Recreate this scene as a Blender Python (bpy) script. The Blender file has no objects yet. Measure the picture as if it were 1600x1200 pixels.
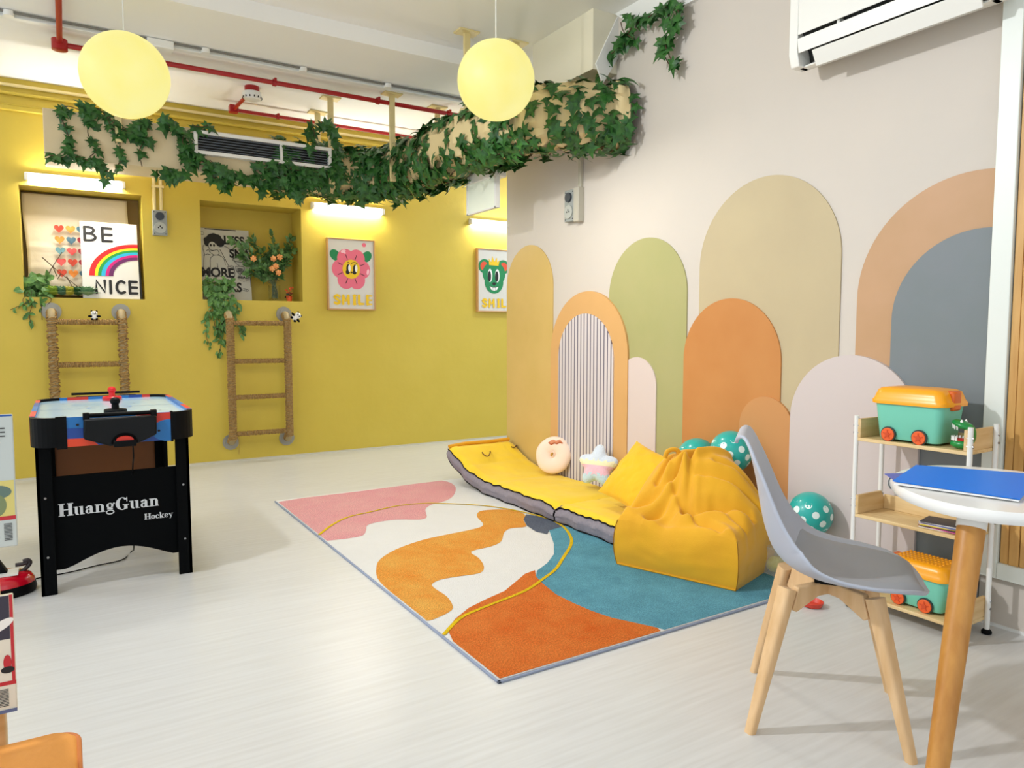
import bpy, math, random
from mathutils import Vector, Matrix, noise
R = math.radians
PI = math.pi
rnd = random.Random(7)
SC = bpy.context.scene
COL = SC.collection

# ------------------------------------------------------------------ camera
FPX = 1122.8; CAMH = 1.15; YAW = R(31.859); PITCH = R(-4.192)
cf = Vector((math.sin(YAW)*math.cos(PITCH), math.cos(YAW)*math.cos(PITCH), math.sin(PITCH)))
cr = Vector((math.cos(YAW), -math.sin(YAW), 0)); cu = cr.cross(cf)
CO = Vector((0, 0, CAMH))
cd = bpy.data.cameras.new('camera'); cam = bpy.data.objects.new('camera', cd); COL.objects.link(cam)
cd.sensor_width = 36; cd.lens = 36*FPX/1600; cd.clip_start = .05
cam.matrix_world = Matrix(((cr.x, cu.x, -cf.x, CO.x), (cr.y, cu.y, -cf.y, CO.y), (cr.z, cu.z, -cf.z, CO.z), (0, 0, 0, 1)))
SC.camera = cam

# ------------------------------------------------------------------ world, lights, exposure
wd = bpy.data.worlds.new('world'); SC.world = wd; wd.use_nodes = True
wd.node_tree.nodes['Background'].inputs[0].default_value = (.90, .96, 1.0, 1)
wd.node_tree.nodes['Background'].inputs[1].default_value = 1.3
SC.view_settings.view_transform = 'Standard'; SC.view_settings.look = 'None'
SC.view_settings.exposure = -0.10; SC.view_settings.gamma = 1.0; SC.view_settings.use_curve_mapping = False

def area(name, loc, target, size, power, color=(1, 1, 1), sy=None, spread=180):
    l = bpy.data.lights.new(name, 'AREA'); l.energy = power; l.color = color; l.size = size
    if sy: l.shape = 'RECTANGLE'; l.size_y = sy
    l.spread = R(spread)
    o = bpy.data.objects.new(name, l); COL.objects.link(o); o.location = loc
    o.rotation_euler = (Vector(target)-Vector(loc)).to_track_quat('-Z', 'Y').to_euler()
    return o
area('track_light_left', (-.95, 3.0, 3.0), (2.8, 2.0, .9), .14, 42, (.97, .985, 1), spread=120)
area('fill_light', (.2, .6, 3.1), (.6, .9, 0), .9, 8, (.94, .97, 1))  # added fill, no fitting modelled: soft area light overhead, out of view
area('fill_light', (-1.6, 4.6, 3.0), (-1.0, 4.6, 0), .7, 20, (.94, .97, 1))  # second added fill, unseen beyond the left edge of the view
area('light_behind_mural', (4.6, 5.6, 2.9), (4.4, 5.8, 0), .5, 26, (.8, .93, 1))  # unseen area light in the space behind the mural wall

# ------------------------------------------------------------------ helpers
def lin(c):
    return tuple((v/255/12.92 if v/255 <= .04045 else ((v/255+.055)/1.055)**2.4) for v in c)
MATS = {}
def mat(name, rgb, rough=.6, spec=.5, metal=0, var=None, vscale=5, bump=0, bscale=60, emit=0, trans=0, coat=0, vstretch=(1, 1, 1), detail=4, sheen=0, alpha=1, nrough=.5, speck=0):
    if name in MATS: return MATS[name]
    m = bpy.data.materials.new(name); m.use_nodes = True; MATS[name] = m
    nt = m.node_tree; b = nt.nodes['Principled BSDF']; c = lin(rgb)
    m.diffuse_color = (*c, 1)
    b.inputs['Base Color'].default_value = (*c, 1)
    b.inputs['Roughness'].default_value = rough; b.inputs['Metallic'].default_value = metal
    b.inputs['Specular IOR Level'].default_value = spec
    b.inputs['Transmission Weight'].default_value = trans
    b.inputs['Coat Weight'].default_value = coat
    b.inputs['Sheen Weight'].default_value = sheen
    b.inputs['Alpha'].default_value = alpha
    if emit:
        b.inputs['Emission Color'].default_value = (*c, 1); b.inputs['Emission Strength'].default_value = emit
    tc = None
    if var or bump:
        tc = nt.nodes.new('ShaderNodeTexCoord'); mp = nt.nodes.new('ShaderNodeMapping')
        mp.inputs['Scale'].default_value = vstretch
        nt.links.new(tc.outputs['Object'], mp.inputs[0])
    if var:
        n = nt.nodes.new('ShaderNodeTexNoise'); n.inputs['Scale'].default_value = vscale; n.inputs['Detail'].default_value = detail; n.inputs['Roughness'].default_value = nrough
        nt.links.new(mp.outputs[0], n.inputs['Vector'])
        r = nt.nodes.new('ShaderNodeValToRGB'); r.color_ramp.elements[0].position = .32; r.color_ramp.elements[1].position = .68
        r.color_ramp.elements[0].color = (*c, 1); r.color_ramp.elements[1].color = (*lin(var), 1)
        nt.links.new(n.outputs['Fac'], r.inputs[0]); nt.links.new(r.outputs[0], b.inputs['Base Color'])
        if speck:
            n3 = nt.nodes.new('ShaderNodeTexNoise'); n3.inputs['Scale'].default_value = 170; n3.inputs['Detail'].default_value = 3; nt.links.new(mp.outputs[0], n3.inputs['Vector'])
            mr = nt.nodes.new('ShaderNodeMapRange'); mr.inputs[1].default_value = .35; mr.inputs[2].default_value = .65; mr.inputs[3].default_value = 1-speck; mr.inputs[4].default_value = 1+speck*.6; nt.links.new(n3.outputs['Fac'], mr.inputs[0])
            hs = nt.nodes.new('ShaderNodeHueSaturation'); nt.links.new(mr.outputs[0], hs.inputs['Value']); nt.links.new(r.outputs[0], hs.inputs['Color']); nt.links.new(hs.outputs[0], b.inputs['Base Color'])
    if bump:
        n2 = nt.nodes.new('ShaderNodeTexNoise'); n2.inputs['Scale'].default_value = bscale; n2.inputs['Detail'].default_value = 5
        nt.links.new(mp.outputs[0], n2.inputs['Vector'])
        bp = nt.nodes.new('ShaderNodeBump'); bp.inputs['Strength'].default_value = bump; bp.inputs['Distance'].default_value = .01
        nt.links.new(n2.outputs['Fac'], bp.inputs['Height']); nt.links.new(bp.outputs[0], b.inputs['Normal'])
    return m

def wm(o):
    M = Matrix.LocRotScale(o.location, o.rotation_euler, o.scale)
    return wm(o.parent) @ M if o.parent else M

def tag(o, label=None, cat=None, group=None, kind=None):
    if label: o['label'] = label
    if cat: o['category'] = cat
    if group: o['group'] = group
    if kind: o['kind'] = kind
    return o
def thing(name, label, cat, loc=(0, 0, 0), rotz=0, group=None):
    o = bpy.data.objects.new(name, None); COL.objects.link(o); o.location = loc; o.rotation_euler = (0, 0, rotz)
    o.empty_display_size = .1
    return tag(o, label, cat, group)
def copy_tree(o, parent=None):
    c = o.copy(); COL.objects.link(c); c.parent = parent
    for ch in [k for k in bpy.data.objects if k.parent == o]: copy_tree(ch, c)
    return c

class MB:
    def __init__(s): s.v = []; s.f = []; s.m = []
    def add(s, vs, fs, m=0, T=None):
        b = len(s.v)
        for p in vs:
            p = Vector(p); s.v.append(T @ p if T else p)
        for f in fs: s.f.append([b+i for i in f]); s.m.append(m)
        return s
    def box(s, a, b, m=0, T=None):
        x0, y0, z0 = a; x1, y1, z1 = b
        return s.add([(x0, y0, z0), (x1, y0, z0), (x1, y1, z0), (x0, y1, z0), (x0, y0, z1), (x1, y0, z1), (x1, y1, z1), (x0, y1, z1)],
                     [(0, 3, 2, 1), (4, 5, 6, 7), (0, 1, 5, 4), (1, 2, 6, 5), (2, 3, 7, 6), (3, 0, 4, 7)], m, T)
    def tube(s, path, r, n=12, m=0, closed=False, caps=True, flat=1, T=None):
        path = [Vector(p) for p in path]; k = len(path); vs = []; fs = []
        rr = r if isinstance(r, (list, tuple)) else [r]*k
        prev = None
        for i, p in enumerate(path):
            a = path[i-1] if (i or closed) else p; b = path[(i+1) % k] if (i < k-1 or closed) else p
            t = (b-a)
            if t.length < 1e-9: t = Vector((0, 0, 1))
            t.normalize()
            if prev is None:
                u = t.orthogonal().normalized()
                if abs(t.z) < .9: u = t.cross(Vector((0, 0, 1))).normalized()
            else:
                u = prev - t*prev.dot(t)
                u = u.normalized() if u.length > 1e-6 else t.orthogonal().normalized()
            prev = u; w = t.cross(u)
            for j in range(n):
                an = 2*PI*j/n; vs.append(p+u*math.cos(an)*rr[i]+w*math.sin(an)*rr[i]*flat)
        for i in range(k if closed else k-1):
            for j in range(n):
                a = i*n+j; b = i*n+(j+1) % n; i2 = (i+1) % k
                fs.append((a, b, i2*n+(j+1) % n, i2*n+j))
        if caps and not closed:
            fs.append(tuple(reversed(range(n)))); fs.append(tuple(range((k-1)*n, k*n)))
        return s.add(vs, fs, m, T)
    def lathe(s, prof, n=32, c=(0, 0, 0), m=0, T=None, sx=1, sy=1):
        vs = []; fs = []; c = Vector(c)
        for (r, z) in prof:
            for j in range(n):
                a = 2*PI*j/n; vs.append(c+Vector((r*math.cos(a)*sx, r*math.sin(a)*sy, z)))
        for i in range(len(prof)-1):
            for j in range(n):
                fs.append((i*n+j, i*n+(j+1) % n, (i+1)*n+(j+1) % n, (i+1)*n+j))
        if prof[0][0] > 1e-6: fs.append(tuple(reversed(range(n))))
        if prof[-1][0] > 1e-6: fs.append(tuple(range((len(prof)-1)*n, len(prof)*n)))
        return s.add(vs, fs, m, T)
    def prism(s, poly, fr, t0, t1, m=0, ms=None):
        """poly 2D in frame fr=(o,u,v,n); from t0 to t1 along n"""
        o, u, v, n = fr; k = len(poly)
        vs = [o+u*p[0]+v*p[1]+n*t0 for p in poly]+[o+u*p[0]+v*p[1]+n*t1 for p in poly]
        s.add(vs, [tuple(range(k, 2*k)), tuple(reversed(range(k)))], m)
        b = len(s.v)-2*k
        for i in range(k):
            j = (i+1) % k; s.f.append([b+i, b+j, b+k+j, b+k+i]); s.m.append(ms if ms is not None else m)
        return s
    def flat(s, poly, fr, t=0, m=0):
        o, u, v, n = fr
        return s.add([o+u*p[0]+v*p[1]+n*t for p in poly], [tuple(range(len(poly)))], m)
    def ball(s, c, r, nu=24, nv=14, m=0, T=None):
        if not isinstance(r, (list, tuple)): r = (r, r, r)
        vs = [(0, 0, -1)]; fs = []
        for i in range(1, nv):
            p = -PI/2+PI*i/nv
            for j in range(nu): vs.append((math.cos(p)*math.cos(2*PI*j/nu), math.cos(p)*math.sin(2*PI*j/nu), math.sin(p)))
        vs.append((0, 0, 1)); top = len(vs)-1
        for j in range(nu):
            fs.append((0, 1+(j+1) % nu, 1+j)); fs.append((top, top-nu+j, top-nu+(j+1) % nu))
        for i in range(nv-2):
            for j in range(nu):
                a = 1+i*nu+j; b = 1+i*nu+(j+1) % nu; fs.append((a, b, b+nu, a+nu))
        c = Vector(c); return s.add([c+Vector((x*r[0], y*r[1], z*r[2])) if T is None else T @ Vector((x*r[0], y*r[1], z*r[2])) for x, y, z in vs], fs, m)
    def grid(s, pts, m=0, closeu=False, closev=False):
        """pts[i][j]"""
        a = len(pts); b = len(pts[0]); vs = [p for row in pts for p in row]; fs = []
        for i in range(a if closeu else a-1):
            for j in range(b if closev else b-1):
                i2 = (i+1) % a; j2 = (j+1) % b
                fs.append((i*b+j, i*b+j2, i2*b+j2, i2*b+j))
        return s.add(vs, fs, m)
    def build(s, name, mats, parent=None, local=False, origin=None, smooth=True, bevel=0, subsurf=0, sharp=35, solid=0, segs=2):
        vs = [Vector(v) for v in s.v]
        if parent and not local:
            iv = wm(parent).inverted(); vs = [iv @ v for v in vs]
        if origin is not None: vs = [v-Vector(origin) for v in vs]
        me = bpy.data.meshes.new(name); me.from_pydata([tuple(v) for v in vs], [], [tuple(f) for f in s.f])
        if not isinstance(mats, (list, tuple)): mats = [mats]
        for m in mats: me.materials.append(m)
        for p, mi in zip(me.polygons, s.m): p.material_index = mi
        me.validate(); me.update()
        if smooth:
            me.shade_smooth(); me.set_sharp_from_angle(angle=R(sharp))
        o = bpy.data.objects.new(name, me); COL.objects.link(o)
        if parent: o.parent = parent
        if origin is not None: o.location = origin
        if solid:
            md = o.modifiers.new('solid', 'SOLIDIFY'); md.thickness = solid; md.offset = 0
        if bevel:
            md = o.modifiers.new('bevel', 'BEVEL'); md.width = bevel; md.segments = segs; md.limit_method = 'ANGLE'; md.angle_limit = R(35); md.harden_normals = False
        if subsurf:
            md = o.modifiers.new('sub', 'SUBSURF'); md.levels = subsurf; md.render_levels = subsurf
        return o

def ray(x, y): return cf*FPX+cr*(x-800)-cu*(y-600)
def on(ax, v, x, y):
    """the point of the plane axis=v that the photograph shows at pixel x, y"""
    d = ray(x, y); return CO+d*((v-CO[ax])/d[ax])
def onx(v, x, y): return on(0, v, x, y)
def ony(v, x, y): return on(1, v, x, y)
def onz(v, x, y): return on(2, v, x, y)

def catmull(P, n=8, closed=True):
    P = [Vector(p) for p in P]; k = len(P); out = []
    for i in range(k if closed else k-1):
        if closed: a, b, c, d = P[i-1], P[i], P[(i+1) % k], P[(i+2) % k]
        else: a, b, c, d = P[max(i-1, 0)], P[i], P[i+1], P[min(i+2, k-1)]
        for j in range(n):
            t = j/n
            out.append(.5*((2*b)+(c-a)*t+(2*a-5*b+4*c-d)*t*t+(3*b-a-3*c+d)*t**3))
    if not closed: out.append(P[-1])
    return out
def interp(xs, ys, x):
    if x <= xs[0]: return ys[0]
    for i in range(len(xs)-1):
        if x <= xs[i+1]:
            t = (x-xs[i])/(xs[i+1]-xs[i]); t = t*t*(3-2*t) if False else t
            return ys[i]+(ys[i+1]-ys[i])*t
    return ys[-1]

# 2D drawing on flat things -------------------------------------------------
class Art:
    """collects flat shapes (x right, y up, metres) in layers over a frame"""
    def __init__(s, fr, step=.0006, base=.0006): s.fr = fr; s.mb = MB(); s.step = step; s.base = base; s.mats = []; s.k = 0
    def up(s): s.q = getattr(s, 'q', 0)+1; return s.base+s.step*s.k+s.q*.00007
    def mi(s, m):
        if m not in s.mats: s.mats.append(m)
        return s.mats.index(m)
    def layer(s): s.k += 1
    def poly(s, P, m): s.mb.flat([(p[0], p[1]) for p in P], s.fr, s.up(), s.mi(m)); return s
    def ell(s, cx, cy, rx, ry, m, n=28, a=0):
        ca, sa = math.cos(a), math.sin(a)
        return s.poly([(cx+rx*math.cos(t)*ca-ry*math.sin(t)*sa, cy+rx*math.cos(t)*sa+ry*math.sin(t)*ca) for t in [2*PI*i/n for i in range(n)]], m)
    def rect(s, x0, y0, x1, y1, m): return s.poly([(x0, y0), (x1, y0), (x1, y1), (x0, y1)], m)
    def line(s, P, w, m, smooth=0, cap=True):
        P = [Vector((p[0], p[1], 0)) for p in P]
        if smooth: P = catmull(P, smooth, False)
        k = len(P); L = []; Rr = []
        for i, p in enumerate(P):
            t = (P[min(i+1, k-1)]-P[max(i-1, 0)]).normalized(); nn = Vector((-t.y, t.x, 0))*(w/2)
            L.append(p+nn); Rr.append(p-nn)
        b = [(q.x, q.y) for q in L]+[(q.x, q.y) for q in Rr]
        z = s.up(); o, u, v, n = s.fr
        s.mb.add([o+u*q[0]+v*q[1]+n*z for q in b], [(i, k+i, k+i+1, i+1) for i in range(k-1)], s.mi(m))
        if cap:
            for p in (P[0], P[-1]): s.ell(p.x, p.y, w/2, w/2, m, 12)
        return s
    def ring(s, cx, cy, rx, ry, tx, ty, m, a0=0, a1=360, n=32):
        z = s.up(); o, u, v, nn = s.fr; vs = []
        for i in range(n+1):
            t = R(a0+(a1-a0)*i/n)
            for q in ((rx, ry), (rx-tx, ry-ty)): vs.append(o+u*(cx+q[0]*math.cos(t))+v*(cy+q[1]*math.sin(t))+nn*z)
        s.mb.add(vs, [(2*i, 2*i+1, 2*i+3, 2*i+2) for i in range(n)], s.mi(m)); return s
    def text(s, body, x, y, size, m, bold=0, sx=1, sp=1):
        cu_ = bpy.data.curves.new('t', 'FONT'); cu_.body = body; cu_.size = size; cu_.offset = bold; cu_.space_character = sp
        ob = bpy.data.objects.new('t', cu_); me = ob.to_mesh()
        z = s.up(); o, u, v, n = s.fr
        s.mb.add([o+u*(x+q.co.x*sx)+v*(y+q.co.y)+n*z for q in me.vertices], [tuple(p.vertices) for p in me.polygons], s.mi(m))
        ob.to_mesh_clear(); bpy.data.objects.remove(ob); bpy.data.curves.remove(cu_); return s
    def build(s, name, parent, **k): return s.mb.build(name, s.mats, parent, smooth=False, **k)

# slab letters for the air hockey table (unit: cap height 1)
def slab(a, ch, x, y, h, m):
    def B(x0, y0, x1, y1): a.rect(x+x0*h, y+y0*h, x+x1*h, y+y1*h, m)
    def G(cx, cy, rx, ry, tx, ty, a0=0, a1=360): a.ring(x+cx*h, y+cy*h, rx*h, ry*h, tx*h, ty*h, m, a0, a1)
    if ch == 'H':
        for q in (.08, .66): B(q, 0, q+.26, 1); B(q-.08, 0, q+.34, .07); B(q-.08, .93, q+.34, 1)
        B(.3, .46, .7, .53); return 1.06
    if ch == 'u':
        B(.08, .2, .28, .66); G(.29, .21, .21, .22, .2, .1, 180, 290); B(.44, 0, .64, .66); B(0, .6, .2, .66); B(.37, .6, .5, .66); B(.44, 0, .74, .06); return .8
    if ch == 'n':
        B(.08, 0, .28, .66); B(0, .6, .2, .66); G(.4, .44, .24, .22, .2, .07, 0, 140); B(.44, 0, .64, .45); B(0, 0, .36, .06); B(.38, 0, .72, .06); return .8
    if ch == 'a':
        B(.34, .05, .54, .48); G(.32, .46, .22, .2, .2, .07, 0, 160); a.ell(x+.14*h, y+.5*h, .08*h, .08*h, m); G(.27, .19, .23, .2, .16, .07, 20, 340); B(.42, 0, .66, .06); return .72
    if ch == 'g':
        G(.3, .46, .25, .21, .16, .06); G(.3, -.08, .3, .19, .09, .07); B(.1, .13, .5, .25); B(.1, .2, .22, .32); a.ell(x+.58*h, y+.6*h, .07*h, .07*h, m); return .72
    if ch == 'G':
        G(.5, .5, .48, .52, .27, .06, 40, 320); B(.62, .06, .86, .42); B(.52, .36, .98, .43); B(.8, .66, .87, 1.0); a.ell(x+.75*h, y+.2*h, .06*h, .1*h, m); return 1.06
    if ch == 'o': G(.32, .33, .3, .34, .18, .06); return .7
    if ch == 'c': G(.32, .33, .3, .34, .19, .06, 40, 320); a.ell(x+.5*h, y+.5*h, .08*h, .08*h, m); return .66
    if ch == 'e': G(.32, .33, .3, .34, .18, .06, 0, 325); B(.12, .3, .61, .37); return .7
    if ch == 'k':
        B(.08, 0, .28, 1); B(0, 0, .36, .06); B(0, .93, .2, 1)
        a.poly([(x+.28*h, y+.3*h), (x+.52*h, y+.6*h), (x+.6*h, y+.6*h), (x+.42*h, y+.38*h), (x+.7*h, y), (x+.44*h, y), (x+.3*h, y+.22*h)], m)
        B(.42, .58, .72, .66); B(.38, 0, .76, .06); return .8
    if ch == 'y':
        a.poly([(x+.06*h, y+.62*h), (x+.28*h, y+.62*h), (x+.42*h, y+.2*h), (x+.54*h, y+.62*h), (x+.62*h, y+.62*h), (x+.36*h, y-.2*h), (x+.12*h, y-.26*h), (x+.28*h, y-.1*h), (x+.33*h, y+.02*h)], m)
        B(0, .6, .34, .66); B(.44, .6, .72, .66); return .74
    return .4
def slabtext(a, t, x, y, h, m, sx=1):
    for ch in t: x += slab(a, ch, x, y, h, m)*h*sx

# ivy -------------------------------------------------------------------
IVY = [(0, .02), (.16, -.10), (.46, -.14), (.30, .14), (.66, .38), (.28, .44), (.17, .60), (0, 1.05), (-.17, .60), (-.28, .44), (-.66, .38), (-.30, .14), (-.46, -.14), (-.16, -.10)]
def ivy_leaf(mb, p, nrm, down, s, m=0):
    nrm = Vector(nrm).normalized(); d = Vector(down); d = (d-nrm*d.dot(nrm))
    if d.length < 1e-4: d = nrm.orthogonal()
    d.normalize(); w = nrm.cross(d); p = Vector(p)
    vs = [p+w*(x*s)+d*(y*s)+nrm*(-.22*abs(x)*s+.1*s*math.sin(y*3)) for x, y in IVY]
    c = p+d*(.3*s)+nrm*.08*s; vs.append(c); k = len(IVY)
    mb.add(vs, [(i, (i+1) % k, k) for i in range(k)], m)
OV = [(0, 0), (.16, .2), (.24, .45), (.17, .75), (0, 1), (-.17, .75), (-.24, .45), (-.16, .2)]
def oval_leaf(mb, p, nrm, d, s, m=0, wide=1):
    nrm = Vector(nrm).normalized(); d = Vector(d); d = (d-nrm*d.dot(nrm))
    if d.length < 1e-4: d = nrm.orthogonal()
    d.normalize(); w = nrm.cross(d); p = Vector(p)
    vs = [p+w*(x*s*wide)+d*(y*s)+nrm*(.25*abs(x)*s-.18*s*y*y) for x, y in OV]
    vs.append(p+d*.5*s-nrm*.03*s); k = len(OV)
    mb.add(vs, [(i, (i+1) % k, k) for i in range(k)], m)
def rv(a=1): return Vector((rnd.uniform(-a, a), rnd.uniform(-a, a), rnd.uniform(-a, a)))

# ------------------------------------------------------------------ materials
M_floor = mat('floor_vinyl', (208, 209, 208), .32, .4, var=(199, 199, 197), vscale=3, vstretch=(1.0, 18, 1), detail=8)
M_yel = mat('yellow_plaster', (208, 184, 76), .45, .35, var=(203, 179, 70), vscale=2, bump=.25, bscale=9)
M_mural = mat('mural_paper', (206, 198, 188), .55, .3, var=(202, 195, 186), vscale=2.5, bump=.12, bscale=6)
M_ceil = mat('ceiling_paint', (244, 243, 240), .7, .2)
M_cream = mat('cream_paint', (226, 208, 150), .5)
M_white = mat('white_paint', (232, 233, 230), .4)
M_wplastic = mat('white_plastic', (236, 236, 232), .3)
M_red = mat('red_pipe', (165, 18, 22), .35)
M_black = mat('black_plastic', (5, 7, 9), .5, .12)
M_blackm = mat('black_board', (3, 5, 7), .7, .08)
M_dark = mat('dark_slot', (10, 12, 14), .6)
M_steel = mat('steel', (150, 152, 155), .3, metal=.9)
M_grey = mat('grey_plate', (150, 155, 152), .45)
M_ivy = mat('ivy_green', (26, 70, 30), .42, .45, var=(56, 112, 44), vscale=30)
M_stem = mat('brown_stem', (78, 58, 36), .7)
M_leafm = mat('leaf_mid_green', (58, 105, 45), .5, var=(96, 140, 66), vscale=25)
M_wood = mat('pale_wood', (226, 196, 146), .5, var=(205, 168, 112), vscale=4, vstretch=(1, 1, 9), detail=7)
M_woody = mat('pale_wood_long', (230, 203, 152), .5, var=(212, 178, 122), vscale=5, vstretch=(9, 1, 9), detail=7)
M_beech = mat('beech_wood', (228, 192, 146), .42, var=(212, 172, 122), vscale=5, vstretch=(6, 6, 1), detail=7)
M_oakleg = mat('golden_wood', (200, 142, 66), .4, var=(178, 118, 46), vscale=5, vstretch=(6, 6, 1), detail=7)
M_slat = mat('slat_wood', (214, 168, 98), .45, var=(190, 140, 72), vscale=6, vstretch=(5, 5, .6), detail=6)
M_rope = mat('jute_rope', (176, 142, 84), .85, var=(140, 106, 58), vscale=60, bump=.4, bscale=300)

# ------------------------------------------------------------------ the room
WX = 3.05; WY = 6.68; ZC = 3.145; ZC2 = 3.04; YS = 4.66
def struct(mb, name, mats, **k):
    o = mb.build(name, mats, **k); o['kind'] = 'structure'; return o
struct(MB().box((-3.2, -2.2, -.1), (6.2, 7.3, 0)), 'floor', M_floor, smooth=False)
cm = MB().box((-3.2, -2.2, ZC), (6.2, YS, ZC+.1)).box((-3.2, YS, ZC2), (6.2, 7.3, ZC+.1))
struct(cm, 'ceiling', M_ceil, smooth=False)
# far yellow wall with its two niches
N = [(-.252, .58, 1.413, 2.26, .30), (1.022, 1.879, 1.424, 2.265, .33)]
ym = MB(); xs = [-3.2, N[0][0], N[0][1], N[1][0], N[1][1], 6.2]
for i in range(5):
    if i in (1, 3):
        n = N[0] if i == 1 else N[1]
        ym.box((xs[i], WY, 0), (xs[i+1], 7.2, n[2])); ym.box((xs[i], WY, n[3]), (xs[i+1], 7.2, ZC2))
        ym.box((xs[i], WY+n[4], n[2]), (xs[i+1], 7.2, n[3]))
    else: ym.box((xs[i], WY, 0), (xs[i+1], 7.2, ZC2))
struct(ym, 'wall_far', M_yel, smooth=False)
struct(MB().box((-3.2, WY-.012, 0), (6.2, WY, .012)), 'baseboard_far', mat('pale_seam', (205, 200, 180), .5), smooth=False)
struct(MB().box((-3.2, WY-.035, 2.80), (6.2, WY, 2.835)).box((-3.2, WY-.02, 2.835), (6.2, WY, 2.85)), 'trim_1', M_yel, bevel=.006)
# mural wall
fw = (Vector((WX, 0, 0)), Vector((0, -1, 0)), Vector((0, 0, 1)), Vector((-1, 0, 0)))   # u = -y, v = z, n = -x
struct(MB().prism([(-4.985, 0), (2.2, 0), (2.2, ZC), (-3.645, ZC), (-3.9, 2.86), (-4.985, 2.46)], fw, -.14, 0), 'wall_right', M_mural, smooth=False)
struct(MB().box((2.985, 4.0, 2.462), (WX+.14, 4.985, 2.56)), 'trim_2', M_mural, smooth=False)
struct(MB().box((2.857, 3.645, 2.78), (WX+.14, 4.32, ZC)), 'trim_3', mat('boxing_paint', (228, 222, 200), .6), smooth=False)
# moulding along the top of the mural wall, mitred down at its far end
mm = MB().box((WX-.025, -2.2, 2.976), (WX, 3.42, ZC))
mm.prism([(-3.42, 2.976), (-3.42, ZC), (-3.64, ZC)], fw, 0, .025)
fb = (Vector((0, 3.643, 0)), Vector((1, 0, 0)), Vector((0, 0, 1)), Vector((0, -1, 0)))
mm.prism([(3.05, 3.145), (2.872, 2.81), (2.93, 2.70), (3.05, 2.88)], fb, 0, .012)
struct(mm, 'trim_4', M_white, smooth=False)
struct(MB().box((WX-.008, 1.39, 0), (WX, 4.985, .01)).box((WX-.008, -2.2, 0), (WX, 1.39, .012)), 'baseboard_right', M_white, smooth=False)

# screen of wooden slats in a white frame at the right
scr = thing('slatted_screen', 'white framed screen of vertical wooden slats fixed on the wall behind the shelf unit', 'screen', (WX-.02, 1.0, .2))
M_frame = mat('pale_frame_paint', (226, 232, 226), .4)
MB().box((WX-.04, 1.315, .2), (WX, 1.387, ZC-.17)).build('frame_post', M_frame, scr, bevel=.003)
MB().box((WX-.04, -.4, .2), (WX, 1.315, .262)).build('bottom_rail', M_frame, scr, bevel=.003)
y = 1.313; k = 0
while y > .62:
    w = .031+.006*math.sin(k*2.1)
    MB().box((WX-.026-.004*(k % 2), y-w, .262), (WX-.004, y-.0025, ZC-.17)).build('slat', M_slat, scr, bevel=.002); y -= w; k += 1

# ------------------------------------------------------------------ arch boards on the mural wall
def arch(yc, r, top, t, rgb, label, name='arch_panel', var=None, zb=.0, clip=None, m=None, rough=.5):
    P = [(-(yc+r), zb)]; n = 40
    for i in range(n+1):
        a = PI-PI*i/n; P.append((-(yc)+r*math.cos(a), top-r+r*math.sin(a)))
    P.append((-(yc-r), zb)); P[0] = (-(yc+r), zb)
    if clip is not None:
        Q = []
        for i in range(len(P)):
            a, b = P[i], P[(i+1) % len(P)]; lim = -clip
            if a[0] <= lim: Q.append(a)
            if (a[0] <= lim) != (b[0] <= lim):
                tt = (lim-a[0])/(b[0]-a[0]); Q.append((lim, a[1]+(b[1]-a[1])*tt))
        P = Q
    mb = MB().prism(P, fw, 0, t)
    m = m or mat(label[:24], rgb, rough, .35, var=var, vscale=3, bump=.06, bscale=8)
    o = mb.build(name, m, origin=(WX, yc, zb), smooth=False)
    return tag(o, label, 'wall panel')
L = .007
arch(4.655, .322, 1.807, L, (209, 178, 109), 'yellow arch panel at the far corner end of the mural wall', var=(202, 172, 100), zb=.012)
arch(3.343, .348, 1.72, L, (172, 168, 117), 'tall sage green arch panel behind the peach and pink arches', var=(166, 165, 111), zb=.012)
arch(2.467, .434, 1.932, L, (191, 176, 141), 'tallest wide beige arch panel in the middle of the mural wall', var=(185, 170, 137), zb=.012)
arch(1.466, .482, 1.776, L, (194, 155, 120), 'pinkish tan arch panel behind the blue grey arch beside the slatted screen', var=(185, 148, 109), clip=1.39, zb=.012)
arch(1.429, .352, 1.55, 2*L, (124, 131, 137), 'blue grey arch panel nested on the tan arch beside the slatted screen', var=(118, 128, 131), clip=1.39, zb=.012)
arch(3.405, .175, .989, 2*L, (215, 200, 194), 'small pale pink arch panel at the foot of the sage green arch', zb=.012)
arch(3.91, .425, 1.422, 3*L, (215, 168, 109), 'peach arch panel that frames the white striped arch', var=(209, 163, 104), zb=.012)
ms = mat('striped_paper', (209, 204, 204), .5)
nt = ms.node_tree; tc = nt.nodes.new('ShaderNodeTexCoord'); sp = nt.nodes.new('ShaderNodeSeparateXYZ'); nt.links.new(tc.outputs['Object'], sp.inputs[0])
d1 = nt.nodes.new('ShaderNodeMath'); d1.operation = 'MULTIPLY'; d1.inputs[1].default_value = 1/.036; nt.links.new(sp.outputs['Y'], d1.inputs[0])
d2 = nt.nodes.new('ShaderNodeMath'); d2.operation = 'FRACT'; nt.links.new(d1.outputs[0], d2.inputs[0])
d3 = nt.nodes.new('ShaderNodeMath'); d3.operation = 'LESS_THAN'; d3.inputs[1].default_value = .3; nt.links.new(d2.outputs[0], d3.inputs[0])
mx = nt.nodes.new('ShaderNodeMix'); mx.data_type = 'RGBA'; mx.inputs[6].default_value = (*lin((211, 204, 205)), 1); mx.inputs[7].default_value = (*lin((108, 102, 120)), 1)
nt.links.new(d3.outputs[0], mx.inputs[0]); nt.links.new(mx.outputs[2], nt.nodes['Principled BSDF'].inputs['Base Color'])
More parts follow.
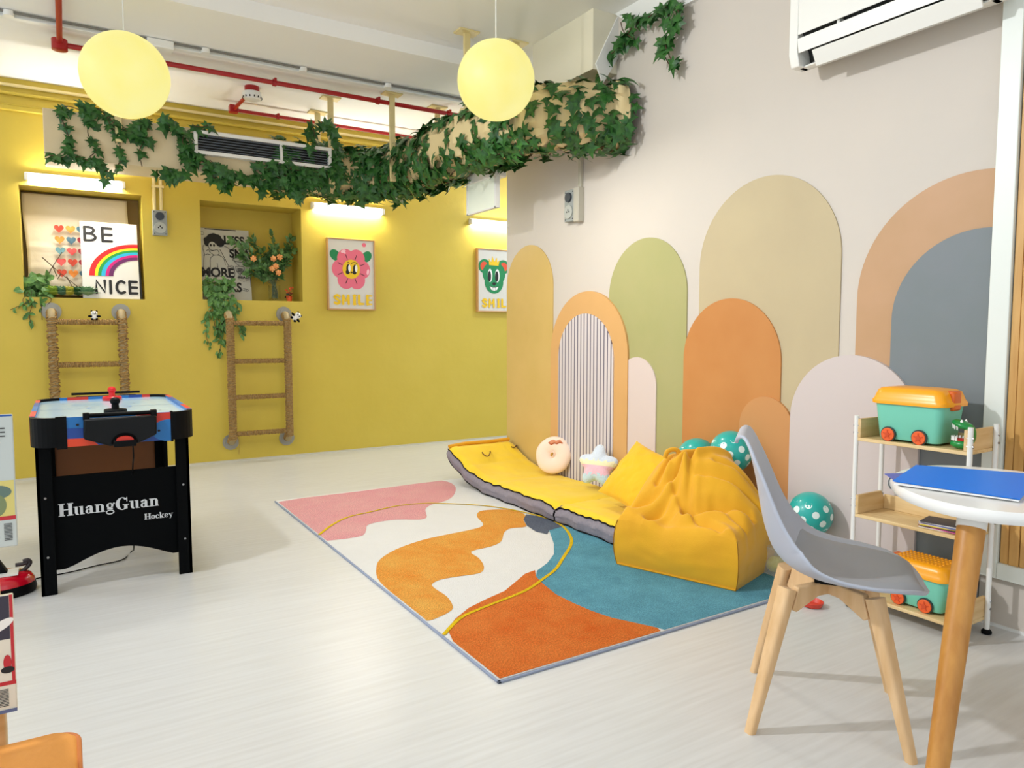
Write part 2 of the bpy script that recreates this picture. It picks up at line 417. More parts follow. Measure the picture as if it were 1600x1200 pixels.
arch(3.923, .306, 1.271, 4*L, None, 'white arch panel with fine dark vertical stripes inside the peach arch', m=ms, zb=.012)
arch(2.673, .333, 1.326, 2*L, (198, 137, 78), 'terracotta orange arch panel behind the bean bag, in front of the beige arch', var=(191, 128, 70), zb=.012)
arch(2.42, .167, .817, 3*L, (200, 144, 91), 'small light orange arch panel overlapping the right foot of the terracotta arch', zb=.012)
arch(1.952, .315, 1.043, 4*L, (205, 194, 191), 'low off white arch panel on the wall behind the shelf unit', zb=.012)

# ------------------------------------------------------------------ ceiling pipes, conduits, detector
def pipe(name, paths, r, m, label, cat, clips=None, cm=None, n=10, origin=None):
    root = thing(name, label, cat, origin or paths[0][0])
    for p in paths: MB().tube(p, r, n).build('pipe', m, root)
    for c in clips or []:
        MB().tube([Vector(c)-Vector((.012, 0, 0)), Vector(c)+Vector((.012, 0, 0))], r*1.5, 10).box((c[0]-.008, c[1]-r*2.4, c[2]-.004), (c[0]+.008, c[1]+r*2.4, c[2]+r*1.4)).build('clip', cm or m, root)
    return root
zr = 2.965; yr = onz(zr, 450, 133).y
xa = onz(zr, 93, 70).x
rp = pipe('sprinkler_pipe', [[(xa, yr, zr), (5.9, yr, zr)], [(xa, 3.2, ZC-.11), (xa, YS-.1, ZC-.11), (xa, yr-.02, zr+.005)]], .017, M_red,
     'red ceiling pipe that runs beside the white conduit, nearer of the two red pipes', 'pipe',
     [(onz(zr, 428, 130).x, yr, zr), (onz(zr, 590, 158).x, yr, zr), (onz(zr, 700, 178).x, yr, zr)])
MB().lathe([(.03, -.04), (.045, -.035), (.045, .03), (.03, .035)], 16, (xa, yr, zr)).build('junction_box', M_red, rp)
yr2 = onz(2.975, 485, 190).y; xb = onz(2.975, 366, 170).x
rp = pipe('sprinkler_pipe', [[(xb, yr2, 2.975), (5.9, yr2, 2.975)], [(xb, yr2, 2.975), (onz(2.975, 390, 152).x-.02, yr2-.42, 2.985)]], .014, M_red,
     'red ceiling pipe nearest the yellow wall, starting at the smoke detector', 'pipe', [(onz(2.975, 436, 180).x, yr2, 2.975)])
MB().box((xb-.035, yr2-.035, 2.95), (xb+.035, yr2+.035, 3.01)).build('junction_box', M_red, rp, bevel=.006)
sd = onz(2.98, 394, 148)
t = thing('smoke_detector', 'white smoke detector with a red base on the ceiling', 'smoke detector', (sd.x, sd.y, ZC2))
MB().lathe([(.055, 0), (.055, -.035), (.05, -.04)], 24, (0, 0, 0)).build('base', M_red, t, local=True)
MB().lathe([(.05, -.038), (.072, -.045), (.074, -.075), (.06, -.098), (.03, -.108), (0, -.11)], 28, (0, 0, 0)).build('housing', M_wplastic, t, local=True)
for k in range(14): MB().box((-.003, .068, -.092), (.003, .0735, -.078), 0, Matrix.Rotation(2*PI*k/14, 4, 'Z')).build('vent_slot', M_dark, t, local=True)
yc_ = onz(3.0, 450, 113).y
t = thing('cable_conduit', 'white surface conduit with round clips along the ceiling', 'conduit', (0, yc_, 3.02))
MB().box((-3, yc_-.03, 3.008), (5.9, yc_+.02, ZC2)).build('channel', M_white, t, bevel=.004)
MB().tube([(-3, yc_-.055, 3.028), (5.9, yc_-.055, 3.028)], .008, 8).build('cable', mat('grey_cable', (120, 118, 112), .6), t)
for px in (14, 320, 472, 604): 
    q = onz(3.01, px, 25+.187*px); MB().lathe([(.028, -.03), (.03, -.012), (.03, 0)], 16, (q.x, yc_-.045, 3.036)).build('clip', M_wplastic, t)
q = onz(3.0, 253, 73); MB().box((q.x-.09, yc_-.07, 2.985), (q.x+.07, yc_+.03, 3.038)).build('joint_box', M_wplastic, t, bevel=.008)
t = thing('wall_conduit', 'pair of yellow painted conduits along the top of the yellow wall', 'conduit', (0, WY-.02, 2.98))
for z_ in (2.985, 2.925): MB().tube([(-3, WY-.02, z_), (5.9, WY-.02, z_)], .013, 8).build('pipe', M_cream if z_ > 2.95 else M_yel, t)

# ------------------------------------------------------------------ moon pendant lamps
mmn = bpy.data.materials.new('moon_lamp_glow'); mmn.use_nodes = True; nt = mmn.node_tree; b = nt.nodes['Principled BSDF']
b.inputs['Base Color'].default_value = (*lin((120, 112, 70)), 1); b.inputs['Roughness'].default_value = .5
tc = nt.nodes.new('ShaderNodeTexCoord'); n1 = nt.nodes.new('ShaderNodeTexNoise'); n1.inputs['Scale'].default_value = 5; n1.inputs['Detail'].default_value = 9
nt.links.new(tc.outputs['Object'], n1.inputs['Vector']); rp_ = nt.nodes.new('ShaderNodeValToRGB')
rp_.color_ramp.elements[0].position = .35; rp_.color_ramp.elements[0].color = (1.0, .90, .26, 1); rp_.color_ramp.elements[1].position = .7; rp_.color_ramp.elements[1].color = (1.0, .95, .38, 1)
nt.links.new(n1.outputs['Fac'], rp_.inputs[0]); nt.links.new(rp_.outputs[0], b.inputs['Emission Color']); b.inputs['Emission Strength'].default_value = .88
def moon(px, py, depth, r, ztop, label):
    p = CO+ray(px, py)*(depth/FPX)
    t = thing('moon_lamp', label, 'pendant lamp', (p.x, p.y, p.z-r), group='glowing moon pendant lamps')
    MB().ball(p, r, 48, 28).build('globe', mmn, t)
    MB().tube([(p.x, p.y, p.z+r-.004), (p.x, p.y, ztop)], .0035, 6).build('cord', M_wplastic, t)
    MB().lathe([(.0, r+.012), (.016, r+.01), (.02, r-.006)], 14, p).build('cap', M_wplastic, t)
    MB().lathe([(.035, -.02), (.04, 0)], 16, (p.x, p.y, ztop)).build('ceiling_rose', M_wplastic, t)
    return p
pm1 = moon(196, 118, 3.9, .222, ZC, 'glowing round moon pendant lamp at the left, above the hockey table')
pm2 = moon(775, 126, 4.08, .219, ZC, 'glowing round moon pendant lamp in front of the ivy bend')

for p in (pm1, pm2): area('moon_lamp_light', (p.x, p.y, p.z-.235), (p.x, p.y, 0), .3, 14, (1, .97, .90))

# ------------------------------------------------------------------ tube lights
M_tube = mat('tube_glow', (255, 252, 244), .5, emit=115)
def tube_light(x0, x1, z, label):
    t = thing('tube_light', label, 'tube light', ((x0+x1)/2, WY, z), group='tube lights on the yellow wall')
    MB().box((x0-.01, WY-.03, z+.012), (x1+.01, WY, z+.04)).build('housing', M_wplastic, t, bevel=.004)
    MB().tube([(x0, WY-.038, z), (x1, WY-.038, z)], .02, 12).build('diffuser', M_tube, t)
    for x in (x0, x1): MB().box((x-.012, WY-.062, z-.022), (x+.012, WY, z+.03)).build('end_cap', M_wplastic, t, bevel=.003)
tube_light(-.2, .45, 2.315, 'lit white tube light above the niche with the rainbow board')
tube_light(1.98, 2.66, 2.295, 'lit white tube light above the flower picture')
tube_light(3.63, 4.3, 2.28, 'lit white tube light above the green bear picture, cut off by the mural wall')

# ------------------------------------------------------------------ pictures
def picture(x0, x1, z0, z1, label):
    t = thing('framed_picture', label, 'picture', ((x0+x1)/2, WY, z0))
    fm = MB(); w = .012; y0 = WY-.045
    for a, b_ in (((x0, z0), (x1, z0+w)), ((x0, z1-w), (x1, z1)), ((x0, z0+w), (x0+w, z1-w)), ((x1-w, z0+w), (x1, z1-w))):
        fm.box((a[0], y0, a[1]), (b_[0], WY-.002, b_[1]))
    fm.build('frame', mat('oak_frame', (196, 150, 92), .4), t, bevel=.002)
    MB().box((x0+w, y0+.012, z0+w), (x1-w, WY-.004, z1-w)).build('canvas', mat('canvas', (218, 214, 206), .7), t, smooth=False)
    return t, Art((Vector((x0, y0+.012, z0)), Vector((1, 0, 0)), Vector((0, 0, 1)), Vector((0, -1, 0)))), x1-x0, z1-z0
C_pink = mat('print_pink', (232, 110, 134), .6); C_pinkl = mat('print_light_pink', (250, 196, 208), .6); C_grn = mat('print_green', (24, 132, 78), .6)
C_yel = mat('print_yellow', (240, 196, 22), .6); C_blk = mat('print_black', (22, 20, 22), .6); C_wht = mat('print_white', (245, 243, 238), .6); C_ora = mat('print_red_orange', (226, 82, 48), .6)
def groovy(a, word, x, y, h, w, m):
    for ch in word:
        s = h; T = .23*h
        def LN(P, ww=T, sm=0): a.line([(x+p[0]*w, y+p[1]*h) for p in P], ww, m, sm)
        if ch == 'S': LN([(.78, .76), (.5, .88), (.2, .72), (.5, .5), (.8, .3), (.5, .12), (.2, .22)], T, 6)
        if ch == 'M': LN([(.15, .12), (.18, .86)]); LN([(.2, .86), (.5, .35), (.8, .86)], T*.8); LN([(.82, .86), (.85, .12)])
        if ch == 'I': LN([(.5, .12), (.5, .88)], T*1.15); LN([(.3, .1), (.7, .1)], T*.5); LN([(.3, .9), (.7, .9)], T*.5)
        if ch == 'L': LN([(.28, .88), (.28, .14)], T*1.1); LN([(.28, .14), (.82, .14)], T*.85)
        if ch == 'E': LN([(.26, .88), (.26, .12)], T*1.1); [LN([(.26, q), (.8, q)], T*.62) for q in (.12, .5, .88)]
        x += w*(.80 if ch == 'I' else 1.08)
# flower
t, a, w, h = picture(2.103, 2.572, 1.352, 2.022, 'framed picture of a pink smiling flower with SMILE lettering')
cx, cy = .232, .385
for s_ in (-1, 1): a.ell(cx+s_*.155, cy+.125, .045, .058, C_grn, a=s_*-.7)
a.layer()
for k in range(6):
    an = R(60*k); a.ell(cx+.105*math.cos(an), cy+.115*math.sin(an), .083, .088, C_pink)
a.ell(cx+.13, cy+.235, .02, .02, C_pink)
a.layer()
for (x, y, r1, r2, q) in ((cx-.075, cy+.165, .026, .014, .4), (cx+.165, cy-.02, .013, .028, -.2), (cx-.06, cy+.15, .01, .008, 0)): a.ell(x, y, r1, r2, C_pinkl, a=q)
for k in range(8):
    an = R(22+45*k); a.line([(cx+.098*math.cos(an), cy+.1*math.sin(an)), (cx+.14*math.cos(an), cy+.145*math.sin(an))], .006, C_blk)
a.ell(cx, cy, .086, .09, C_yel); a.layer()
for s_ in (-1, 1):
    a.ell(cx+s_*.033+.004, cy+.004, .02, .042, C_blk); a.ell(cx+s_*.033-.003, cy-.028, .02, .02, C_blk)
    a.line([(cx+s_*.02-.02, cy+.055), (cx+s_*.03, cy+.066), (cx+s_*.04+.02, cy+.052)], .006, C_blk, 4)
a.layer()
for s_ in (-1, 1): a.ell(cx+s_*.033+.014, cy+.008, .012, .034, C_wht)
a.ell(cx, cy-.03, .01, .007, C_blk)
groovy(a, 'SMILE', .05, .045, .105, .078, C_yel)
a.build('print', t)
# bear
t, a, w, h = picture(3.70, 4.17, 1.355, 2.02, 'framed picture of a green smiling bear with a yellow crown, beside the mural wall corner')
cx, cy = .205, .375
for s_ in (-1, 1): a.ell(cx+s_*.115, cy+.105, .075, .075, C_grn)
a.layer()
for s_ in (-1, 1): a.ell(cx+s_*.12, cy+.105, .045, .048, C_ora)
a.layer(); a.ell(cx, cy+.03, .14, .13, C_grn); a.ell(cx, cy-.06, .115, .12, C_grn)
a.poly([(cx-.06, cy+.12), (cx-.065, cy+.19), (cx-.035, cy+.15), (cx-.02, cy+.215), (cx+.005, cy+.155), (cx+.035, cy+.205), (cx+.04, cy+.15), (cx+.07, cy+.18), (cx+.055, cy+.115)], C_yel)
a.layer()
for s_ in (-1, 1): a.ell(cx+s_*.045-.005, cy+.01, .028, .07, C_wht)
a.layer()
for s_ in (-1, 1): a.ell(cx+s_*.045-.012, cy+.002, .02, .056, C_blk)
a.ell(cx, cy-.075, .022, .015, C_blk); a.line([(cx, cy-.08), (cx, cy-.105)], .005, C_blk)
a.poly([(cx-.055, cy-.1), (cx-.03, cy-.108), (cx, cy-.112), (cx+.03, cy-.108), (cx+.055, cy-.1), (cx+.035, cy-.14), (cx, cy-.15), (cx-.035, cy-.14)], C_wht)
a.layer(); a.line([(cx-.055, cy-.1), (cx, cy-.118), (cx+.055, cy-.1)], .004, C_blk, 4)
for q in (-.018, .018): a.line([(cx+q, cy-.112), (cx+q*.9, cy-.145)], .003, C_blk)
groovy(a, 'SMILE', .05, .045, .1, .078, C_yel)
a.build('print', t)

# ------------------------------------------------------------------ left niche
n0 = N[0]
bb = MB().box((n0[0]+.002, WY+.285, n0[2]), (n0[1]-.002, WY+.298, n0[3]-.002)).build('backing_board', mat('brown_board', (134, 108, 56), .6), origin=(.16, WY+.29, n0[2]), smooth=False)
tag(bb, 'brown board closing the back of the niche behind the heart banner', 'board')
fab = MB(); x0, x1 = -.235, .50; pts = []
for i in range(40):
    zf = i/39; row = []
    for j in range(30):
        u_ = j/29; x = x0+(x1-x0)*u_ + .012*(1-zf)*0
        z = n0[2]+.03+(n0[3]-.02-n0[2]-.03)*zf
        yy = WY+.24-.03*(1-zf)+.006*math.sin(u_*21+zf*4)*(1-zf)+.006*math.sin(zf*40)*(1 if zf < .3 else .15)-(.008 if abs(zf-.47) < .02 else 0)
        row.append((x+.012*math.sin(zf*5), yy, z))
    pts.append(row)
t = thing('fabric_banner', 'cream cloth banner printed with coloured hearts hanging in the left niche', 'banner', (.13, WY+.24, n0[2]+.03))
fab.grid(pts).build('cloth', mat('cream_cloth', (226, 214, 190), .85, bump=.3, bscale=14), t, solid=.003)
a = Art((Vector((0, WY+.198, 0)), Vector((1, 0, 0)), Vector((0, 0, 1)), Vector((0, -1, 0))), .0005, 0)
HC = dict(r=(198, 58, 34), o=(228, 132, 44), b=(66, 104, 122), t=(92, 138, 148), k=(214, 74, 72), m=(156, 40, 50))
rows = [('r', 'o', 'b'), ('o', 'b', 'm'), ('t', 'k', 'm'), ('k', 'r', 'm'), ('r', 'o', 'b')]
for i, rw in enumerate(rows):
    for j, c in enumerate(rw):
        p = ony(WY+.198, 92+18*j+1.2*i+(0 if j < 2 else -1), 357+17.3*i+1.2*j)
        s_ = .034; P = []
        for k in range(30):
            tt = 2*PI*k/30; P.append((p.x+s_*math.sin(tt)**3*1.0, p.z+s_*(13*math.cos(tt)-5*math.cos(2*tt)-2*math.cos(3*tt)-math.cos(4*tt))/15))
        a.poly(P[::-1], mat('heart_'+c, HC[c], .7, var=tuple(min(255, v+28) for v in HC[c]), vscale=25))
a.build('hearts', t)
# BE NICE board (leans back against the banner)
t = thing('rainbow_board', 'white board painted with a rainbow and the words BE NICE', 'board', (.42, WY+.02, n0[2]))
bl, br, tl = ony(WY+.03, 137, 466), ony(WY+.03, 222, 467), None
x0, x1 = ony(WY+.05, 127, 400).x, ony(WY+.05, 216, 400).x
z0, z1 = n0[2]+.002, ony(WY+.11, 150, 347).z
fr = (Vector((x0, WY+.02, z0)), Vector((1, 0, 0)), Vector((0, .09, z1-z0)).normalized(), Vector((0, -(z1-z0), .09)).normalized())
W_, H_ = x1-x0, (Vector((0, .09, z1-z0))).length
MB().prism([(0, 0), (W_, 0), (W_, H_), (0, H_)], fr, -.018, 0, 0).build('panel', mat('board_white', (236, 232, 222), .5), t, smooth=False)
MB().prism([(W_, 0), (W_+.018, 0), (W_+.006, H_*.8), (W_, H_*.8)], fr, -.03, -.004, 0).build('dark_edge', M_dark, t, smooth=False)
a = Art(fr); K = C_blk
def sc(P, ox, oy, sx, sy): return [(ox+p[0]*sx, oy+p[1]*sy) for p in P]
lw = .021
bx, by, bw, bh = .03, H_-.155, .075, .11
a.line(sc([(0, 0), (0, 1)], bx, by, bw, bh), lw, K); a.line(sc([(0, 1), (.6, .98), (.85, .78), (.6, .55), (0, .52)], bx, by, bw, bh), lw, K, 5); a.line(sc([(0, .52), (.7, .48), (1, .25), (.7, .04), (0, 0)], bx, by, bw, bh), lw, K, 5)
bx += .125
a.line(sc([(0, 0), (0, 1)], bx, by, bw, bh), lw, K); [a.line(sc([(0, q), (.85, q)], bx, by, bw, bh), lw, K) for q in (0.02, .5, .98)]
# rainbow
cols = [(222, 26, 30), (250, 226, 20), (24, 152, 66), (40, 178, 222), (206, 14, 122), (104, 32, 96)]
cxr, cyr = W_*.98, H_*.295; Rx, Ry = W_*.86, H_*.435; th = [.0, .115, .18, .25, .335, .405, .50]
for i, c in enumerate(cols):
    m_ = mat('rainbow_%d' % i, c, .5); o_, i_ = 1-th[i]*.98, 1-th[i+1]*.98
    a.ring(cxr, cyr, Rx*o_, Ry*o_, Rx*(o_-i_), Ry*(o_-i_), m_, 88.5, 180, 40)
bx, by, bw, bh = .095, .045, .06, .10
a.line(sc([(0, 0), (0, 1), (1, .05), (1, 1)], bx, by, bw, bh), lw, K); bx += .1
a.line(sc([(0, 0), (0, 1)], bx, by, bw, bh), lw, K); bx += .04
a.line(sc([(1, .88), (.6, 1), (.15, .75), (.1, .3), (.5, .02), (1, .1)], bx, by, bw, bh), lw, K, 5); bx += .098
a.line(sc([(0, 0), (0, 1)], bx, by, bw, bh), lw, K); [a.line(sc([(0, q), (.85, q)], bx, by, bw, bh), lw, K) for q in (0.02, .5, .98)]
a.build('lettering', t)
# twigs
t = thing('twig_bundle', 'bare crossed brown twigs standing in front of the heart banner', 'twigs', ony(WY+.1, 80, 462))
for P in ([(66, 452), (80, 420), (97, 394)], [(66, 402), (92, 425), (124, 450)], [(82, 415), (89, 432)], [(104, 432), (113, 448)], [(95, 428), (90, 436)]):
    MB().tube([ony(WY+.13, *p) for p in P], [.0045]+[.003]*(len(P)-1), 6).build('twig', M_stem, t)

def bush(name, label, cat, centre, rad, n, size, m, kind='oval', loc=None, down=.2, stems=None, ystart=None):
    t = thing(name, label, cat, loc or centre)
    lf = MB(); centre = Vector(centre)
    for k in range(n):
        d = rv(); 
        while d.length > 1 or d.length < .05: d = rv()
        p = centre+Vector((d.x*rad[0], d.y*rad[1], d.z*rad[2]))
        nn = (d+Vector((0, -1.0, .6))+rv(.6)); (oval_leaf if kind == 'oval' else ivy_leaf)(lf, p, nn, d+rv(.7)+Vector((0, 0, -down)), size*rnd.uniform(.7, 1.2), 0)
    if stems:
        st = MB()
        for s_ in stems: st.tube(s_, .004, 6)
        st.build('stem', M_stem, t)
    lf.build('leaves', m, t, smooth=False)
    return t, lf
def trailing(lf, st, path, n, size, spread, m=0, kind='oval'):
    path = catmull(path, 8, False); st.tube(path, .0022, 5)
    for k in range(n):
        p = path[rnd.randrange(len(path))]+rv(spread)
        (oval_leaf if kind == 'oval' else ivy_leaf)(lf, p, Vector((0, -1, .3))+rv(.7), Vector((0, 0, -1))+rv(.8), size*rnd.uniform(.7, 1.25), m)
def plant(name, label, cat, loc): return thing(name, label, cat, loc), MB(), MB()
# left trailing plant
base = ony(WY+.06, 60, 462)
t, lf, st = plant('trailing_plant', 'leafy green plant spilling over the left end of the rainbow niche', 'plant', (base.x, base.y, n0[2]))
for k in range(90):
    p = ony(WY+rnd.uniform(.01, .14), rnd.uniform(38, 76), rnd.uniform(432, 460)); oval_leaf(lf, p, Vector((0, -1, .4))+rv(.7), Vector((rnd.uniform(-1, 1), 0, rnd.uniform(-1, .6))), rnd.uniform(.05, .085), 0, 1.5)
for P, n in (([(50, 455), (45, 470), (30, 478), (16, 484)], 10), ([(55, 460), (50, 478), (46, 492), (48, 505)], 12), ([(62, 458), (64, 470), (66, 500)], 9), ([(70, 458), (80, 468), (74, 476)], 5), ([(45, 455), (36, 468), (40, 480)], 6)):
    trailing(lf, st, [ony(WY-.015 if p[1] > 464 else WY+.02, *p) for p in P], n, .055, .012)
st.build('stem', M_stem, t); lf.build('leaves', M_leafm, t, smooth=False)
# succulents along the sill
for i, (px, m_, lab) in enumerate([(84, mat('succ_lime', (150, 178, 62), .5), 'lime green rosette succulent at the left on the niche sill'), (97, mat('succ_grey', (84, 128, 104), .5), 'grey green rosette succulent in the middle of the niche sill'),
        (109, mat('succ_yel', (196, 190, 70), .5), 'yellowish small succulent on the niche sill'), (122, mat('succ_dark', (48, 96, 56), .5), 'dark green succulent on the niche sill beside the rainbow board'), (137, mat('succ_sage', (112, 150, 110), .5), 'sage green succulent in front of the letter N of the rainbow board')]):
    c = ony(WY+.01 if px > 130 else WY+.05, px, 459); c.z = n0[2]+.002
    lf = MB()
    for ring_, (nn, el, s_) in enumerate(((8, .45, .05), (8, .85, .05), (6, 1.15, .045), (4, 1.4, .04))):
        for k in range(nn):
            an = 2*PI*k/nn+ring_*.4; d = Vector((math.cos(an)*math.cos(el), math.sin(an)*math.cos(el), math.sin(el)))
            oval_leaf(lf, c+Vector((0, 0, .02)), Vector((-math.cos(an)*math.sin(el), -math.sin(an)*math.sin(el), math.cos(el))), d, s_*1.9, 0, 1.5)
    tag(lf.build('succulent', m_, origin=c, smooth=False, solid=.002), lab, 'plant', 'succulents on the left niche sill')
# socket on the yellow wall
def socket(name_fr, w, h, label, loc):
    o, u, v, n = name_fr; t = thing('power_socket', label, 'socket', loc)
    MB().prism([(0, 0), (w, 0), (w, h), (0, h)], name_fr, .001, .045).build('box', M_grey, t, bevel=.004)
    def cyl(cx, cy, r, t0, t1, m, nm):
        MB().prism([(cx+r*math.cos(2*PI*k/24), cy+r*math.sin(2*PI*k/24)) for k in range(24)], name_fr, t0, t1).build(nm, m, t, bevel=.001)
    cyl(w/2, h*.76, w*.30, .045, .06, mat('dark_blue_switch', (46, 54, 66), .4), 'switch')
    cyl(w/2, h*.3, w*.42, .045, .055, mat('socket_face', (172, 176, 170), .4), 'socket_cover')
    for q in ((-.12, 0), (.12, 0), (0, .12)): cyl(w/2+q[0]*w, h*.3+q[1]*w, w*.05, .055, .0565, M_dark, 'pin_hole')
    for q in ((.12, .07), (.88, .07), (.12, .93), (.88, .93)): cyl(w*q[0], h*q[1], w*.04, .045, .047, M_dark, 'screw')
    return t
t = socket((Vector((.651, WY, 1.94)), Vector((1, 0, 0)), Vector((0, 0, 1)), Vector((0, -1, 0))), .108, .205, 'grey round switch and socket between the two niches', (.705, WY, 1.94))
for dx in (.02, .07): MB().tube([(.651+dx, WY-.018, 2.145), (.651+dx, WY-.018, 2.8)], .013, 8).build('conduit', M_cream, t)
MB().box((.655, WY-.035, 2.33), (.745, WY, 2.35)).build('conduit_clip', M_cream, t)
t = socket((Vector((WX-.001, 4.14, 1.91)), Vector((0, -1, 0)), Vector((0, 0, 1)), Vector((-1, 0, 0))), .11, .215, 'grey switch and socket on the mural wall below the ivy', (WX, 4.05, 1.91))
MB().box((WX-.05, 3.972, 1.90), (WX-.001, 4.03, 2.13)).build('side_cover', mat('grey_cover', (182, 178, 164), .4), t, bevel=.003)
MB().box((WX-.025, 3.985, 2.13), (WX-.001, 4.015, 2.40)).build('conduit', mat('grey_conduit', (186, 182, 166), .5), t, bevel=.004)

# ------------------------------------------------------------------ right niche
n1 = N[1]
t = thing('reading_poster', 'white poster with black line drawing of a seated reader and LESS and MORE lettering', 'poster', (1.2, WY+.2, n1[2]))
pb_l, pb_r, pt = ony(WY+.22, 317, 466), ony(WY+.22, 392, 468), ony(WY+.29, 350, 357)
x0, x1, z0, z1 = n1[0]+.012, ony(WY+.25, 391, 400).x, n1[2]+.002, pt.z
fr = (Vector((x0, WY+.22, z0)), Vector((1, 0, 0)), Vector((0, .08, z1-z0)).normalized(), Vector((0, -(z1-z0), .08)).normalized())
W_, H_ = x1-x0, z1-z0
MB().prism([(0, 0), (W_, 0), (W_, H_), (0, H_)], fr, -.012, 0).build('panel', mat('poster_grey_white', (205, 203, 192), .5), t, smooth=False)
a = Art(fr); lw = .0045
a.rect(W_*.15, H_-.012, W_*.75, H_-.003, M_dark); a.rect(W_-.006, .13, W_-.001, H_*.42, M_dark)
a.text('LESS', W_*.5, H_-.135, .105, K, .004, .9); a.text('SNA', W_*.60, H_-.255, .105, K, .004, .9)
a.text('MORE', W_*.04, .215, .115, K, .004, .9); a.text('BOOKS', W_*.10, .085, .115, K, .004, .82)
a.text('READ', W_*.755, .205, .035, K, .001)
P = [(W_*.855+(.052 if k % 2 else .042)*math.cos(2*PI*k/28), .218+(.042 if k % 2 else .034)*math.sin(2*PI*k/28)) for k in range(29)]
a.line(P, .003, K, cap=False)
a.ring(W_*.86, .105, .022, .012, .003, .003, K); a.ring(W_*.90, .098, .02, .012, .003, .003, K); a.ring(W_*.10, H_-.05, .016, .016, .003, .003, K)
def PX(P): return [((p[0]-300)/450*W_, H_-(p[1]-440)/620*H_) for p in P]   # from the enlarged view of the poster
for P in ([(350, 590), (345, 620), (355, 660), (350, 700), (345, 760), (340, 830), (335, 845), (400, 850), (600, 850)], [(400, 840), (400, 760), (405, 700), (440, 672), (490, 675), (520, 700), (530, 750)],
          [(350, 680), (380, 665), (410, 672)], [(460, 740), (468, 800), (470, 848)], [(530, 590), (570, 610), (600, 680), (620, 730), (650, 750)], [(490, 620), (530, 700), (560, 760), (600, 770)],
          [(400, 640), (440, 630), (470, 625), (480, 660), (440, 670), (405, 650), (400, 640)], [(372, 640), (390, 625), (402, 640)], [(395, 580), (395, 610), (415, 630), (450, 628)],
          [(550, 765), (600, 760), (605, 850), (560, 855), (550, 765)], [(620, 760), (690, 760), (685, 800), (655, 825), (625, 800), (620, 760)], [(655, 825), (655, 850)], [(630, 855), (690, 855)], [(600, 690), (605, 715), (700, 718), (700, 690)]):
    a.line(PX(P), lw, K, 3)
for P, r in (((425, 535), 48), ((385, 570), 28), ((440, 520), 38), ((495, 560), 38), ((470, 530), 40), ((380, 545), 26)):
    c = PX([P])[0]; a.ell(c[0], c[1], r/450*W_, r/620*H_, K)
for q in (575, 585, 595, 655, 665, 675, 685): pass
for k in range(7): a.line(PX([(605+k*15, 690), (603+k*15, 655)]), .003, K)
a.layer(); c = PX([(425, 590)])[0]; a.ell(c[0], c[1], .031, .034, mat('poster_grey_white', (205, 203, 192), .5)); a.layer()
for q in (412, 440):
    c = PX([(q, 588)])[0]; a.ell(c[0], c[1], .009, .012, K)
for k in range(5): c = PX([(655, 775+k*8)])[0]; a.line([(c[0]-.022, c[1]), (c[0]+.022, c[1]-.006)], .005, K)
a.build('drawing', t)
# vase with bouquet
c = ony(WY+.13, 429, 468); vx, vy, vz = c.x, WY+.13, n1[2]+.001
t = thing('flower_vase', 'clear glass vase holding green branches and peach roses in the right niche', 'vase', (vx, vy, vz))
gl = bpy.data.materials.new('clear_glass'); gl.use_nodes = True; b = gl.node_tree.nodes['Principled BSDF']; b.inputs['Base Color'].default_value = (.93, .96, .93, 1); b.inputs['Transmission Weight'].default_value = 1; b.inputs['Roughness'].default_value = .03; b.inputs['IOR'].default_value = 1.2
MB().lathe([(.0, 0), (.048, 0), (.052, .02), (.05, .14), (.052, .145), (.048, .145), (.046, .025), (.0, .012)], 28, (vx, vy, vz)).build('glass', gl, t)
lf, st, tips = MB(), MB(), []
C0 = Vector((vx, vy, vz+.14))
for (px, py) in [(365, 375), (385, 385), (378, 400), (395, 372), (410, 392), (426, 366), (430, 385), (440, 398), (455, 372), (448, 385), (456, 392), (402, 405), (420, 405), (436, 410), (390, 415), (452, 405), (388, 425), (410, 420), (425, 395)]:
    e = ony(vy+rnd.uniform(-.06, .06), px, py); b0 = Vector((vx, vy, vz+.02))+Vector((rnd.uniform(-.03, .03), rnd.uniform(-.02, .02), 0))
    path = catmull([b0, C0+Vector((rnd.uniform(-.015, .015), rnd.uniform(-.015, .015), 0)), C0.lerp(e, .55)+Vector((0, 0, .01)), e], 6, False); st.tube(path, .0028, 5)
    for p in path[9:]:
        for _ in range(3): oval_leaf(lf, p+rv(.006), rv()+Vector((0, -.6, .4)), (e-C0).normalized()+rv(.9), rnd.uniform(.045, .075), 0, 1.2)
st.build('stem', mat('green_stem', (90, 104, 70), .6), t); lf.build('leaves', mat('bouquet_green', (54, 98, 46), .5, var=(110, 150, 84), vscale=22), t, smooth=False)
M_peach = mat('peach_petals', (238, 172, 104), .6, var=(226, 142, 74), vscale=40)
for (px, py) in [(396, 404), (427, 404), (437, 402), (431, 416), (425, 420), (435, 426)]:
    p = ony(vy-.07, px, py); rz = MB()
    for (rr, nn, up) in ((.006, 3, .01), (.012, 5, .008), (.019, 6, .004)):
        for k in range(nn):
            an = 2*PI*k/nn+rr*200; rz.ball(p+Vector((rr*math.cos(an), -up, rr*math.sin(an))), (.010, .008, .010), 8, 6)
    rz.build('rose', M_peach, t)
c = ony(WY+.08, 452, 469)
t = thing('small_potted_flower', 'tiny orange pot with orange flowers beside the glass vase', 'potted flower', (c.x, WY+.08, n1[2]))
MB().lathe([(.022, 0), (.028, .05), (.03, .052), (.026, .048), (0, .045)], 20, (c.x, WY+.08, n1[2])).build('pot', mat('orange_pot', (226, 88, 26), .5), t)
lf = MB(); fl = MB()
